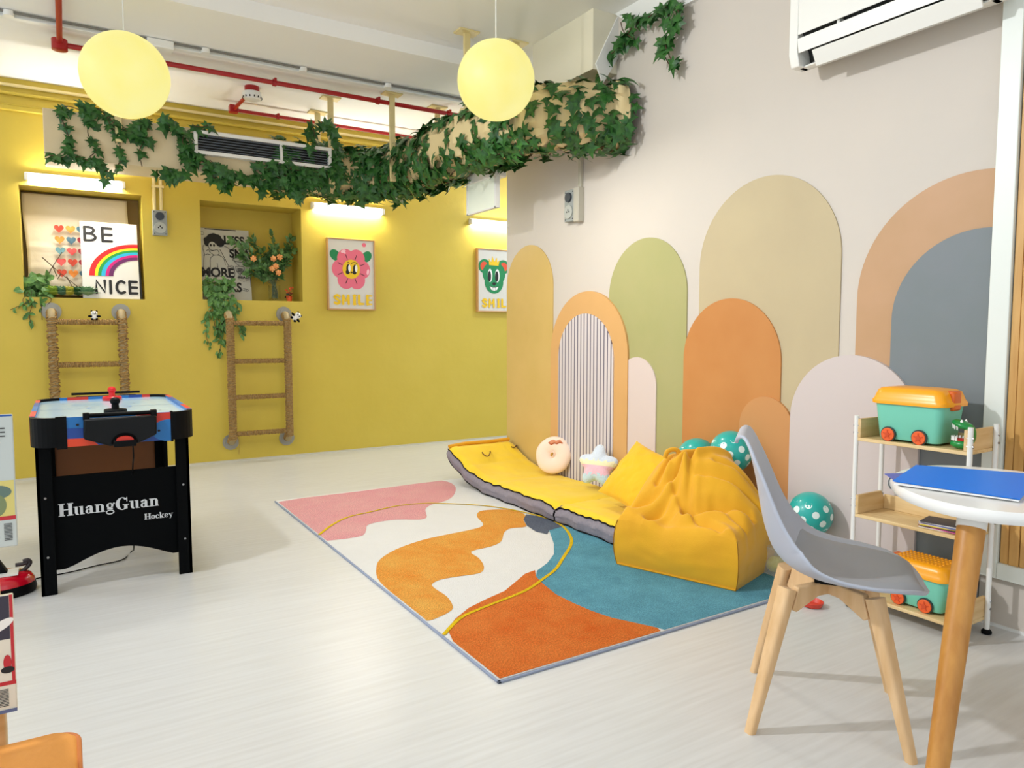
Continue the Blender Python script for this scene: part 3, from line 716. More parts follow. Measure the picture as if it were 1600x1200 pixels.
for k in range(26): oval_leaf(lf, Vector((c.x, WY+.08, n1[2]+.05))+rv(.02), rv()+Vector((0, -.5, .5)), rv()+Vector((0, 0, .5)), .03, 0, 1.4)
for k in range(9):
    p = Vector((c.x, WY+.08, n1[2]+.1))+Vector((rnd.uniform(-.028, .028), rnd.uniform(-.02, .02), rnd.uniform(-.03, .03))); fl.ball(p, .009, 8, 6); fl.tube([p, (c.x, WY+.08, n1[2]+.045)], .001, 4)
lf.build('leaves', mat('dark_leaf', (38, 62, 40), .5), t, smooth=False); fl.build('flower', mat('orange_flower', (214, 92, 40), .6), t)
# trailing plant right niche
t, lf, st = plant('trailing_plant', 'dense green plant hanging from the right niche over the second rope ladder', 'plant', (ony(WY+.08, 340, 466).x, WY+.08, n1[2]))
for k in range(150):
    p = ony(WY+rnd.uniform(-.02, .14), rnd.uniform(322, 362), rnd.uniform(436, 466)); oval_leaf(lf, p, Vector((0, -1, .4))+rv(.7), Vector((rnd.uniform(-1, 1), 0, rnd.uniform(-1, .5))), rnd.uniform(.04, .065), 0, 1.4)
for P, n in (([(335, 455), (338, 480), (335, 505), (345, 530), (343, 552)], 42), ([(345, 455), (352, 478), (350, 500), (340, 515)], 44), ([(330, 460), (328, 485), (322, 500), (326, 518)], 26), ([(355, 460), (360, 480), (366, 498), (380, 512), (374, 524)], 34),
             ([(340, 460), (345, 485), (352, 505), (345, 520)], 40), ([(350, 458), (368, 472), (376, 482)], 14), ([(335, 465), (322, 520), (330, 540)], 12)):
    trailing(lf, st, [ony(WY-.02 if p[1] > 470 else WY, *p) for p in P], n, .055, .022)
for q in range(60): p = ony(WY-.03, rnd.uniform(330, 366), rnd.uniform(466, 492)); oval_leaf(lf, p, Vector((0, -1, .3))+rv(.6), Vector((0, 0, -1))+rv(.8), rnd.uniform(.045, .065), 0, 1.4)
st.build('stem', M_stem, t); lf.build('leaves', M_leafm, t, smooth=False)

# ------------------------------------------------------------------ rope ladders
def helix(a, b, r, rr, pitch, n=9, jit=.0):
    a, b = Vector(a), Vector(b); L_ = (b-a).length; t = (b-a).normalized(); u = t.orthogonal().normalized(); w = t.cross(u); P = []; k = int(L_/pitch*n)
    for i in range(k+1):
        f = i/k; an = 2*PI*i/n; q = r+rr*.6+jit*rnd.uniform(-1, 1)
        P.append(a+t*(L_*f+jit*2*rnd.uniform(-1, 1))+u*math.cos(an)*q+w*math.sin(an)*q)
    return P
M_pole = mat('worn_pole', (168, 150, 112), .6)
def ladder(xl, xr, label, loose, seed):
    yl = WY-.12; t = thing('rope_ladder', label, 'wall ladder', ((xl+xr)/2, WY, .17))
    for x in (xl, xr):
        po = MB().tube(catmull([(x, WY-.02, 1.305), (x, WY-.075, 1.30), (x, yl, 1.255), (x, yl, 1.2)], 6, False)+catmull([(x, yl, .27), (x, yl, .23), (x, WY-.075, .18), (x, WY-.02, .172)], 6, False), .026, 14).build('rail', M_pole, t)
        rb = MB(); rb.tube(helix((x, yl, .2), (x, yl, 1.26), .027, .0058, .0125 if not loose else .017, 8, .0015 if not loose else .004), .0062, 5)
        if loose: rb.tube(helix((x, yl, 1.26), (x, yl, .2), .031, .006, .05, 8, .005), .006, 5)
        for s_, (za, zb_) in ((1, (1.255, 1.305)), (-1, (.23, .175))):
            rb.tube(helix((x, yl+.01, za), (x, WY-.03, zb_), .028, .006, .014, 8, .002), .006, 5)
        rb.build('rope_wrap', M_rope, po)
        for z_ in (1.305, .172):
            fl = MB().tube([(x, WY-.014, z_), (x, WY-.001, z_)], .068, 28); fl.tube([(x, WY-.026, z_), (x, WY-.014, z_)], .045, 24)
            for k in range(4): an = PI/4+k*PI/2; fl.tube([(x+.057*math.cos(an), WY-.019, z_+.057*math.sin(an)), (x+.057*math.cos(an), WY-.014, z_+.057*math.sin(an))], .006, 8)
            fl.build('wall_flange', mat('galvanised', (158, 156, 146), .45, metal=.4), t)
    for z_ in (1.222, .89, .575, .255):
        rg = MB().tube([(xl+.025, yl, z_), (xr-.025, yl, z_)], .013, 10).build('rung', M_pole, t)
        rb = MB().tube(helix((xl+.03, yl, z_), (xr-.03, yl, z_), .014, .006, .0125, 8, .0015), .006, 5)
        for k in range(16):
            x = rnd.uniform(xl+.05, xr-.05); rb.tube([(x, yl-.018, z_), (x+rnd.uniform(-.02, .02), yl-.03, z_+rnd.uniform(-.03, .03))], .0015, 4)
        rb.build('rope_wrap', M_rope, rg)
    fr_ = MB()
    for k in range(26):
        x = rnd.choice((xl, xr)); z_ = rnd.uniform(.25, 1.25); fr_.tube([(x, yl-.034, z_), (x+rnd.uniform(-.045, .045), yl-.045, z_+rnd.uniform(-.02, .02))], .0016, 4)
    fr_.tube([(xl+.03, yl-.02, .24), (xl+.045, yl-.03, .16), (xl+.04, yl-.02, .08)], .002, 4)
    fr_.build('rope_ends', M_rope, t)
ladder(-.079, .398, 'jute wrapped pipe ladder on the yellow wall behind the air hockey table', True, 1)
ladder(1.215, 1.703, 'jute wrapped pipe ladder on the yellow wall under the second niche', False, 2)
def panda(c, s, rot, label):
    t = thing('panda_figure', label, 'toy panda', c); W = mat('panda_white', (240, 238, 232), .5); T = Matrix.Translation(c) @ Matrix.Rotation(rot, 4, 'Y')
    def bl(nm, p, r, m): MB().ball((0, 0, 0), r, 14, 10, 0, T @ Matrix.Translation(Vector(p)*s) @ Matrix.Scale(s, 4)).build(nm, m, t)
    bl('body', (0, 0, .1), (.9, .8, .8), W); bl('head', (0, -.4, 1.0), (.85, .75, .72), W)
    for q in (-1, 1):
        bl('ear', (q*.62, -.3, 1.62), (.26, .18, .26), M_blackm); bl('eye_patch', (q*.3, -1.05, 1.05), (.17, .12, .22), M_blackm)
        bl('arm', (q*1.0, -.5, .2), (.6, .3, .3), M_blackm); bl('leg', (q*.6, -.5, -.6), (.35, .45, .3), M_blackm)
    bl('nose', (0, -1.14, .82), (.12, .08, .08), M_blackm)
panda(Vector((.205, WY-.14, 1.262)), .028, 0, 'small toy panda sitting on the top rung of the left ladder')
panda(Vector((1.755, WY-.17, 1.27)), .034, .9, 'small toy panda clinging to the top of the right ladder')

# ------------------------------------------------------------------ ivy duct
M_duct = mat('duct_fabric', (228, 208, 158), .7, var=(220, 198, 146), vscale=4, bump=.3, bscale=7)
ZD = 2.49
path = [(1.5, 6.08), (2.0, 6.08), (2.33, 5.97), (2.50, 5.6), (2.51, 5.1), (2.51, 4.45), (2.56, 4.05), (2.75, 3.74), (3.046, 3.58)]
dp = catmull([(x, y, ZD) for x, y in path], 10, False)
dt = thing('air_duct', 'cream fabric covered air duct hung under the ceiling, bending round to the mural wall', 'duct', (2.5, 5.0, ZD-.2))
pts = []
for i, p in enumerate(dp):
    t_ = (dp[min(i+1, len(dp)-1)]-dp[max(i-1, 0)]).normalized(); w_ = t_.cross(Vector((0, 0, 1))); row = []
    fl = .012*math.sin(i*.9)+.008*math.sin(i*2.3)
    for j in range(28):
        an = 2*PI*j/28; ca, sa = math.cos(an), math.sin(an)
        rx = .195*(abs(ca)**.75)*(1 if ca > 0 else -1); rz = .185*(abs(sa)**.75)*(1 if sa > 0 else -1)
        q = 1+(fl+.014*math.sin(j*3+i*.8))/.19*(0 if i > len(dp)-3 else 1)
        row.append(p+w_*rx*q+Vector((0, 0, rz*q)))
    pts.append(row)
mb = MB().grid(pts, closev=True)
mb.build('duct_sleeve', M_duct, dt)
MB().box((-.068, 5.885, 2.335), (1.62, 6.275, 2.655)).build('duct_box', mat('duct_panel', (222, 204, 168), .6, var=(214, 196, 156), vscale=3), dt, bevel=.006)
lab = ['leftmost cream hanger strap below the left moon lamp', None]
for (x, y_, z1_, zl) in [(.38, 5.87, ZC2, 2.5), (1.906, 5.86, ZC2, 2.37), (1.93, 6.29, ZC2, 2.37), (2.29, 5.5, ZC2, 2.37), (2.75, 5.62, ZC2, 2.37), (2.36, 4.37, ZC, 2.60), (2.735, 4.35, ZC, 2.6)]:
    hg = MB().box((x-.022, y_-.012, zl), (x+.022, y_+.012, z1_-.008)).box((x-.075, y_-.05, z1_-.012), (x+.075, y_+.05, z1_)).box((x-.022, y_-.02, zl-.02), (x+.022, y_+.01, zl)).build('hanger', M_cream, dt, bevel=.002)
# grille
gx0, gx1, gz0, gz1 = .865, 1.90, 2.462, 2.634
t = thing('air_grille', 'white double slot air vent grille set into the ivy covered duct', 'vent', ((gx0+gx1)/2, 5.85, gz0))
yg = 5.85; fm = MB(); w = .026
for a0, b0 in (((gx0, gz0), (gx1, gz0+w)), ((gx0, gz1-w), (gx1, gz1)), ((gx0, gz0+w), (gx0+w, gz1-w)), ((gx1-w, gz0+w), (gx1, gz1-w)), ((1.49, gz0+w), (1.51, gz1-w))):
    fm.box((a0[0], yg-.02, a0[1]), (b0[0], yg+.035, b0[1]))
fm.build('frame', M_wplastic, t, bevel=.002)
MB().box((gx0+.01, yg+.022, gz0+.01), (gx1-.01, yg+.034, gz1-.01)).build('backing', M_dark, t)
for k in range(6):
    z_ = gz0+w+.011+k*.0195; MB().box((gx0+w, yg-.008, z_), (1.49, yg+.008, z_+.003)).box((1.51, yg-.008, z_), (gx1-w, yg+.008, z_+.003)).build('louver', mat('louver_grey', (118, 126, 138), .4, metal=.3), t)
# garlands
def garland(name, label, strands, n_leaf=None, smin=.065, smax=.105, m=M_ivy, loc=None):
    t = thing(name, label, 'ivy garland', loc or strands[0][0][0]); st = MB(); lf = MB()
    for P, n, sp_, nrm in strands:
        P = catmull(P, 8, False); st.tube(P, .0032, 5)
        for k in range(int(n*.72)):
            p = P[rnd.randrange(len(P))]+rv(sp_); nn = (nrm(p) if callable(nrm) else Vector(nrm))+rv(.55)
            ivy_leaf(lf, p, nn, Vector((0, 0, -1))+rv(.8), rnd.uniform(smin, smax))
    st.build('vine', M_stem, t); lf.build('leaves', m, t, smooth=False); return t
FN = (0, -1, .15)
def Yp(P, y_=5.86): return [ony(y_, *p) for p in P]
S = []
for P, n in (([(88, 175), (98, 190), (104, 205), (110, 225), (100, 232)], 15), ([(86, 172), (105, 166), (125, 172)], 7), ([(132, 170), (142, 185), (137, 205), (143, 222), (150, 235), (140, 245)], 22),
             ([(128, 166), (148, 168), (165, 180), (175, 200), (190, 210)], 20), ([(190, 210), (187, 230), (192, 245), (180, 262)], 16), ([(170, 175), (175, 190), (200, 205), (215, 215)], 18), ([(225, 190), (222, 205), (228, 215), (218, 235), (222, 260)], 22),
             ([(230, 188), (222, 192), (238, 186)], 9), ([(76, 242), (95, 246), (120, 245), (140, 252)], 26), ([(150, 250), (165, 262), (168, 280)], 12), ([(210, 190), (212, 200), (205, 210)], 12)):
    S.append((Yp(P, 5.865), n, .022, FN))
garland('ivy_garland', 'ivy strands hanging over the flat left end of the duct', S, smin=.055, smax=.09, loc=(.4, 5.87, 2.6))
S = []
for P, n in (([(256, 188), (270, 200), (280, 205), (275, 190)], 12), ([(290, 205), (285, 222), (296, 232), (290, 250)], 24), ([(262, 262), (280, 270), (295, 258), (310, 240)], 30), ([(275, 268), (262, 272), (245, 266)], 10), ([(300, 196), (315, 198), (326, 196)], 10)):
    S.append((Yp(P, 5.835), n, .025, FN))
garland('ivy_garland', 'ivy clump wrapped at the left edge of the air vent', S, loc=(.85, 5.84, 2.4))
S = []
for P, n in (([(328, 250), (350, 268), (380, 275), (405, 280), (418, 292)], 60), ([(330, 272), (345, 285), (365, 282)], 20), ([(420, 268), (440, 280), (460, 288), (480, 284), (500, 276)], 70), ([(455, 285), (462, 300), (468, 308)], 16),
             ([(400, 255), (440, 262), (480, 268), (520, 270)], 50), ([(488, 195), (492, 215), (485, 230)], 12), ([(512, 190), (520, 205), (528, 225), (530, 240)], 24), ([(525, 240), (530, 262), (522, 280)], 34), ([(505, 200), (512, 195)], 6)):
    S.append((Yp(P, 5.835), n, .032, FN))
garland('ivy_garland', 'ivy hanging in a fringe below the air vent', S, loc=(1.3, 5.84, 2.35))
# leaves on the surface of the sleeve
def sleeve(i0, i1, n, dens_low=.5):
    lf = MB(); st = MB()
    for q in range(5):
        P = []
        for i in range(i0, i1, 3):
            j = int((14+4*math.sin(i*.7+q*1.7)+q*1.6)) % 28; c = dp[i]; P.append(c+(pts[i][j]-c)*1.07)
        if len(P) > 2: st.tube(catmull(P, 5, False), .0035, 5)
    for k in range(n):
        i = rnd.randrange(i0, i1); j = rnd.randrange(28); c = dp[i]; o = pts[i][j]-c
        # keep to the sides and underside that face the room
        if o.normalized().dot(Vector((.55, .75, 0))) > .45: continue
        ivy_leaf(lf, c+o*1.08+rv(.025), o.normalized()+rv(.45), Vector((0, 0, -1))+rv(.9), rnd.uniform(.07, .11))
    return lf, st
NP = len(dp)
for (a0, b0, n, lab_) in ((0, 26, 560, 'ivy covering the duct just right of the air vent'), (24, 44, 700, 'dense ivy over the far bend of the duct, left of the right moon lamp'), (42, 62, 400, 'ivy on the straight run of duct behind the right moon lamp'), (58, NP, 360, 'ivy over the near end of the duct where it meets the mural wall')):
    lf, st = sleeve(a0, b0, n); t = thing('ivy_garland', lab_, 'ivy garland', dp[(a0+b0)//2]); st.build('vine', M_stem, t); lf.build('leaves', M_ivy, t, smooth=False)
S = []
for P, n in (([(1060, -6), (1045, 18), (1050, 45), (1040, 70), (1052, 100)], 22), ([(1030, 60), (1035, 80), (1045, 100)], 7), ([(1045, 8), (1020, 22), (1000, 35), (985, 28)], 22), ([(1030, 10), (1058, 15), (1060, 35)], 14), ([(985, 22), (988, 40), (975, 60), (960, 80), (940, 92)], 24), ([(940, 78), (950, 85), (945, 108), (925, 112)], 12), ([(970, 35), (975, 50), (990, 60)], 8)):
    S.append(([onx(WX-.07, *p) for p in P], n, .022, (-1, -.3, .1)))
garland('ivy_garland', 'ivy trailing along the white moulding at the top of the mural wall', S, smin=.06, smax=.09, loc=(WX-.06, 3.3, 2.9))
# emergency light box under the duct
e = [onx(2.62, x, y) for x, y in ((727, 272), (773, 264), (770, 322), (730, 334))]
ya, yb = e[0].y, e[1].y; za, zb_ = min(e[2].z, e[3].z), max(e[0].z, e[1].z)
t = thing('emergency_light', 'white box light hanging tilted below the ivy at the wall corner', 'light fitting', (2.64, (ya+yb)/2, zb_))
MB().box((2.62, min(ya, yb), zb_-.09), (2.72, max(ya, yb), zb_+.02)).build('housing', M_wplastic, t, bevel=.006)
MB().box((2.635, min(ya, yb)+.01, za), (2.655, max(ya, yb)-.01, zb_-.09)).build('lit_panel', mat('frosted_panel', (226, 232, 216), .3, emit=.15), t, bevel=.003)
MB().box((2.628, min(ya, yb)+.005, za-.01), (2.662, max(ya, yb)-.005, za)).box((2.628, min(ya, yb), za-.01), (2.662, min(ya, yb)+.02, zb_-.09)).box((2.628, max(ya, yb)-.02, za-.01), (2.662, max(ya, yb), zb_-.09)).build('frame', M_wplastic, t)

# ------------------------------------------------------------------ air conditioner
t = thing('air_conditioner', 'white wall mounted air conditioner with open vanes high on the mural wall', 'air conditioner', (2.95, 1.77, 2.345))
Y0, Y1 = 1.335, 2.2; M_ac = mat('ac_white', (238, 238, 232), .25); M_acin = mat('ac_inner', (40, 42, 42), .5)
fa = (Vector((0, Y0, 0)), Vector((1, 0, 0)), Vector((0, 0, 1)), Vector((0, 1, 0)))
prof = [(3.045, 2.70), (2.87, 2.70), (2.85, 2.68), (2.85, 2.52), (2.86, 2.50), (2.885, 2.47), (2.895, 2.40), (2.905, 2.375), (2.945, 2.345), (3.0, 2.36), (3.045, 2.42)]
MB().prism([(3.045, 2.70), (2.88, 2.70), (2.88, 2.50), (2.93, 2.42), (2.95, 2.36), (3.045, 2.42)], fa, .012, Y1-Y0-.012).build('chassis', M_acin, t, smooth=False)
MB().prism([(2.89, 2.72), (2.865, 2.715), (2.85, 2.69), (2.85, 2.475), (2.862, 2.484), (2.872, 2.488), (2.89, 2.5)], fa, .0455, Y1-Y0-.0455).build('front_panel', M_ac, t, bevel=.004)
MB().prism([(3.045, 2.72), (2.88, 2.72), (2.85, 2.69), (2.85, 2.40), (2.868, 2.345), (2.947, 2.345), (3.045, 2.42)], fa, Y1-Y0-.045, Y1-Y0).build('end_cap', M_ac, t, bevel=.004)
MB().prism([(3.045, 2.72), (2.88, 2.72), (2.85, 2.69), (2.85, 2.40), (2.868, 2.345), (2.947, 2.345), (3.045, 2.42)], fa, -.001, .045).build('end_cap', M_ac, t, bevel=.004)
for P in ([(2.842, 2.457), (2.850, 2.459), (2.862, 2.402), (2.852, 2.396)], [(2.850, 2.386), (2.858, 2.392), (2.893, 2.332), (2.884, 2.325)]):
    MB().prism(P, fa, .06, Y1-Y0-.05 if P[0][1] > 2.4 else Y1-Y0-.12).build('vane', M_ac, t, bevel=.002)
MB().prism([(2.90, 2.352), (3.045, 2.42), (3.045, 2.405), (2.947, 2.345), (2.90, 2.345)], fa, .02, Y1-Y0-.02).build('bottom_cover', M_ac, t, bevel=.002)
for yy in (Y0+.2, Y0+.62):
    MB().box((2.86, yy, 2.44), (2.9, yy+.012, 2.486)).build('vane_arm', M_ac, t)

# ------------------------------------------------------------------ rug
RX0, RX1, RY0, RY1 = 1.16, 2.97, 1.95, 4.905; ZR = .011
rug = thing('area_rug', 'large rug with pink, amber, orange and teal abstract shapes on white', 'rug', ((RX0+RX1)/2, (RY0+RY1)/2, 0))
def rugm(nm, c, c2): return mat(nm, c, .95, .1, var=c2, vscale=3.2, detail=15, bump=.9, bscale=260, nrough=.82, speck=0 if 'white' in nm else .28)
MR_w = rugm('rug_white', (238, 238, 236), (232, 232, 230))
MB().box((RX0+.008, RY0+.008, 0), (RX1-.008, RY1-.008, ZR)).build('pile', MR_w, rug, smooth=False)
e_ = MB()
for a0, b0 in (((RX0, RY0), (RX1, RY0+.012)), ((RX0, RY1-.012), (RX1, RY1)), ((RX0, RY0), (RX0+.012, RY1)), ((RX1-.012, RY0), (RX1, RY1))): e_.box((a0[0], a0[1], 0), (b0[0], b0[1], .008))
e_.build('binding', mat('rug_binding', (140, 150, 172), .8), rug, bevel=.002)
fz = (Vector((0, 0, ZR)), Vector((1, 0, 0)), Vector((0, 1, 0)), Vector((0, 0, 1)))
ra = Art(fz, .0008, .0008)
def FP(P, extra=()):
    out = []
    for p in P:
        q = onz(ZR, *p) if len(p) == 2 else Vector(p); out.append((min(max(q.x, RX0+.012), RX1-.012), min(max(q.y, RY0+.012), RY1-.012)))
    return out
def sm(P, n=4): return [(v.x, v.y) for v in catmull([(x, y_, 0) for x, y_ in P], n)]
ra.poly(FP([(430, 785), (475, 778), (560, 768), (640, 757), (680, 752)])+[(v.x, v.y) for v in catmull([(x, y_, 0) for x, y_ in FP([(690, 751), (703, 754), (712, 762), (708, 775), (695, 783), (676, 788), (665, 795), (666, 803), (666, 809), (655, 812), (620, 812), (590, 816), (574, 821), (572, 829), (566, 837), (540, 842), (505, 846)])], 4, False)]+FP([(480, 824)]), rugm('rug_pink', (232, 158, 166), (236, 182, 180)))
ra.poly(sm(FP([(745, 806), (750, 799), (771, 796.5), (800, 797), (820, 804), (818, 813), (822, 823), (799, 825.5), (788, 832), (783, 846), (767, 854), (736, 862), (748, 872), (756, 885), (750, 895.5), (715, 901), (688, 906), (675, 913), (680, 920), (698, 932), (707, 946), (704, 955), (680, 967), (662, 971), (654, 968), (620, 938), (600, 920), (590, 904), (588, 888), (594, 874), (620, 858), (660, 844), (700, 835), (730, 829), (750, 824), (755, 819), (750, 813)]), 3), rugm('rug_amber', (232, 142, 52), (238, 184, 92)))
TB = [(865.5, 850), (865.5, 866), (855, 880), (839, 892), (837.5, 901), (848, 912), (869, 929), (897, 943), (925, 955), (956, 965.5), (995, 974), (1026.5, 981)]
ra.poly(FP([(RX1, 3.3, 0), (876, 822), (858, 829)]+TB+[(1044, 987), (2.0, RY0, 0), (RX1, RY0, 0)]), rugm('rug_teal', (84, 142, 162), (112, 178, 200)))
ra.poly(FP([(699, 983), (711.5, 967), (732.5, 950), (760.5, 936), (788.5, 923.5), (809.5, 906), (820, 897), (836, 891)]+TB[4:]+[(1033.5, 986.5), (1026, 992), (778, 1066), (760.5, 1053), (701, 1004)]), rugm('rug_orange', (214, 98, 34), (228, 136, 66)))
ra.layer()
ra.poly(FP([(818, 812), (822, 804), (834, 806), (2.62, 3.4, 0), (876, 824), (858, 829), (855, 835), (837.5, 831), (823.5, 822)]), rugm('rug_slate', (86, 94, 112), (108, 116, 132)))
ra.layer()
ra.line(FP([(497, 836), (520, 820), (545, 808), (580, 800), (620, 791), (660, 787), (690, 787), (750, 790), (800, 797), (850, 809), (878, 822), (891, 838), (892, 852), (880, 872), (868, 890), (850, 904), (820, 924), (760, 948), (720, 966), (688, 993)]), .017, rugm('rug_yellow', (226, 190, 36), (236, 200, 30)), 5)
ra.build('pattern', rug)

# ------------------------------------------------------------------ folding mattress
ZT = .105
t = thing('floor_mattress', 'yellow and grey folding floor mattress lying along the mural wall', 'mattress', (2.75, 3.8, .01))
M_my = mat('mattress_yellow', (242, 206, 12), .75, sheen=.2, bump=.25, bscale=16, var=(236, 196, 8), vscale=4); M_mg = mat('mattress_grey', (146, 138, 146), .85, bump=.3, bscale=40, var=(134, 128, 138), vscale=60)
def mprof(y_):    # underside height: the far end of the mattress curls up
    q = max(0, (y_-4.25)/.68); return .014+.165*q**1.9
def msec(y0, y1, nm):
    X0, X1 = 2.455, 3.02; ny = 44; nx = 26; top = []; side = MB(); tp = MB()
    for i in range(ny+1):
        f = i/ny; y_ = y0+(y1-y0)*f; row = []
        for j in range(nx+1):
            g = j/nx; e1 = min(1, min(g, 1-g)/.10); e2 = min(1, min(f, 1-f)/.05); puff = (1-(1-e1)**2)*.5+(1-(1-e2)**2)*.5
            z = mprof(y_)+ZT-.03+.034*puff+.006*noise.noise(Vector((g*5, y_*6, 1.3)))+.004*noise.noise(Vector((g*14, y_*16, 2)))
            for yk in (4.62, 4.2): z -= .010*math.exp(-((y_-yk)/.02)**2)
            for gk in (.16, .84): z -= .004*math.exp(-((g-gk)/.02)**2)
            row.append((X0+(X1-X0)*g+.006*math.sin(y_*23)*(1 if j == 0 else 0), y_-(mprof(y_)-.014)*.35, z))
        top.append(row)
    tp.grid(top); tp.build(nm, M_my, t)
    # grey sides
    for side_j, sgn in ((0, -1), (nx, 1)):
        g_ = []
        for i in range(ny+1):
            y_ = y0+(y1-y0)*i/ny; x, yy, z = top[i][side_j]; zb = mprof(y_); rr = []
            for k in range(9):
                h = k/8; rr.append((x+sgn*(.016*math.sin(h*PI)+.003*math.sin(y_*41+h*3)-.006*math.exp(-((h-.35)/.08)**2)), yy+.02*(1-h)*(mprof(y_)-.014), zb+(z-zb)*h))
            g_.append(rr)
        side.grid(g_)
    for i in (0, ny):
        g_ = []
        for j in range(nx+1):
            x, yy, z = top[i][j]; zb = mprof(y0+(y1-y0)*i/ny); g_.append([(x, yy+(1 if i else -1)*.012*math.sin(k/6*PI), zb+(z-zb)*k/6) for k in range(7)])
        side.grid(g_)
    bot = [[(x, yy, mprof(y0+(y1-y0)*i/ny)) for (x, yy, z) in (top[i][0], top[i][-1])] for i in range(ny+1)]
    side.grid(bot); side.build('grey_base', M_mg, t)
    # piping
    for zz, nm2 in ((1, 'black_piping'), (0, 'black_piping')):
        P = [Vector(top[i][0])+Vector((-.004, 0, .002+.003*math.sin(i*1.7))) if zz else Vector((top[i][0][0]-.002, top[i][0][1], mprof(y0+(y1-y0)*i/ny)+.003)) for i in range(ny+1)]
        MB().tube(P, .0045, 6).build(nm2, M_black, t)
msec(3.46, 4.93, 'yellow_top'); msec(2.62, 3.445, 'yellow_top')
endy = 4.93-(mprof(4.93)-.014)*.35; endz = mprof(4.93)+ZT
MB().tube([(2.46, endy, endz-.012), (2.6, endy+.004, endz), (2.8, endy+.002, endz-.002), (3.0, endy, endz+.004)], .014, 10).build('rolled_hem', mat('mattress_ochre', (224, 160, 24), .75), t)
for q in ([(752, 697), (754, 708), (762, 713), (766, 706), (762, 699), (756, 697)], [(792, 692), (797, 697), (803, 699), (807, 696), (806, 692)]):
    MB().tube(catmull([onz(mprof(4.75)+ZT+(.016 if q[0][0] < 780 else .03), *p) for p in q], 5, False), .004, 6).build('tie_loop', mat('tie_brown', (96, 54, 26), .8), t)

# ------------------------------------------------------------------ cushions
def frame3(o, u, v): return Matrix(((u.x, v.x, u.cross(v).x, o.x), (u.y, v.y, u.cross(v).y, o.y), (u.z, v.z, u.cross(v).z, o.z), (0, 0, 0, 1)))
# square pillow
pbl = Vector((2.60, 3.02, .125)); ptl = pbl+Vector((0, 0, 0))
A_ = onz(.13, 934, 768); B_ = None
pil_o = Vector((2.78, 2.86, .33)); 
def pillow(mb, T, w, h, th, wr=.01):
    nu = 30
    for sgn in (1, -1):
        g_ = []
        for i in range(nu+1):
            row = []
            for j in range(nu+1):
                u_ = i/nu*2-1; v_ = j/nu*2-1; k_ = (1-abs(u_)**2.3)*(1-abs(v_)**2.3); pin = 1-.07*(1-abs(v_)**2)*abs(u_)**3; pin2 = 1-.07*(1-abs(u_)**2)*abs(v_)**3
                z = sgn*th*max(k_, 0)**.55+wr*noise.noise(Vector((u_*3, v_*3, sgn)))*k_**.3 + wr*.6*noise.noise(Vector((u_*9, v_*5, 3+sgn)))*max(k_, 0)**.5
                row.append(T @ Vector((u_*w*pin, v_*h*pin2, z)))
            g_.append(row)
        if sgn < 0: g_ = g_[::-1]
        mb.grid(g_)
# pillow corners seen in the photograph
c_bl = onz(.14, 934, 768); c_tl = onx(2.86, 978, 682); c_br = onz(.16, 1000, 792)
c_bl = onx(2.62, 934, 766); 
uu = (Vector((2.585, 2.66, .12))-c_bl); vv = c_tl-c_bl
uu = uu.normalized(); vv = (vv-uu*vv.dot(uu)); hh = vv.length; vv.normalize()
T = frame3(c_bl+uu*.21+vv*hh/2, uu, vv)
t = thing('square_pillow', 'mustard yellow square pillow leaning between mattress and bean bag', 'pillow', (c_bl.x+.05, c_bl.y-.2, .12))
pm = MB(); pillow(pm, T, .205, hh/2*1.02, .06, .012)
pm.build('cover', mat('pillow_yellow', (238, 186, 10), .8, sheen=.2, bump=.2, bscale=60, var=(232, 178, 6), vscale=6), t)
# donut cushion
dc = onx(2.955, 865, 711); r_ = .135
nrm = Vector((-.80, -.50, .33)).normalized(); uu = nrm.cross(Vector((0, 0, 1))).normalized()*-1; vv = nrm.cross(uu)*1
if vv.z < 0: vv = -vv
uu = vv.cross(nrm)
TD = Matrix(((uu.x, vv.x, nrm.x, dc.x), (uu.y, vv.y, nrm.y, dc.y), (uu.z, vv.z, nrm.z, dc.z), (0, 0, 0, 1)))
t = thing('donut_cushion', 'round cream donut cushion with brown tongue print leaning on the striped arch', 'cushion', (dc.x, dc.y, .12))
g_ = []
for i in range(49):
    a_ = 2*PI*i/48; row = []
    for j in range(20):
        b_ = 2*PI*j/20; R0 = .076; rr = .061; row.append(TD @ Vector(((R0+rr*math.cos(b_))*math.cos(a_)*(1+.02*math.sin(5*a_)), (R0+rr*math.cos(b_))*math.sin(a_), rr*.62*math.sin(b_))))
    g_.append(row)
M_dn = mat('cushion_cream', (246, 220, 200), .85, sheen=.3, bump=.2, bscale=30)
MB().grid(g_, closev=True).build('ring', M_dn, t)
MB().ball((0, 0, 0), (.02, .026, .035), 16, 10, 0, TD).build('centre', M_dn, t)
def onD(x, y_):
    r0 = math.hypot(x, y_); k_ = max(0, 1-((r0-.076)/.061)**2); return TD @ Vector((x, y_, .061*.62*math.sqrt(k_)+.002))
MB().tube([onD(x, y_) for x, y_ in ((-.035, .082), (-.015, .07), (.01, .082), (.03, .078), (.05, .09), (.07, .085))], .0055, 8).build('mouth', mat('donut_brown', (184, 98, 56), .8), t)
pt_ = MB(); P = [(-.033, .084), (-.02, .1), (0, .106), (.02, .098), (.045, .112), (.068, .09), (.05, .084), (.025, .078), (0, .078), (-.015, .072)]
MB().add([onD(*p) for p in P], [tuple(range(len(P)))]).build('lip', mat('donut_lip', (214, 140, 100), .8), t, smooth=False, solid=.003)
MB().ball((0, 0, 0), (.009, .016, .006), 12, 8, 0, TD @ Matrix.Translation((0, 0, .036)) @ Matrix.Rotation(-.5, 4, 'Z')).build('button', mat('donut_button', (178, 132, 40), .6), t)
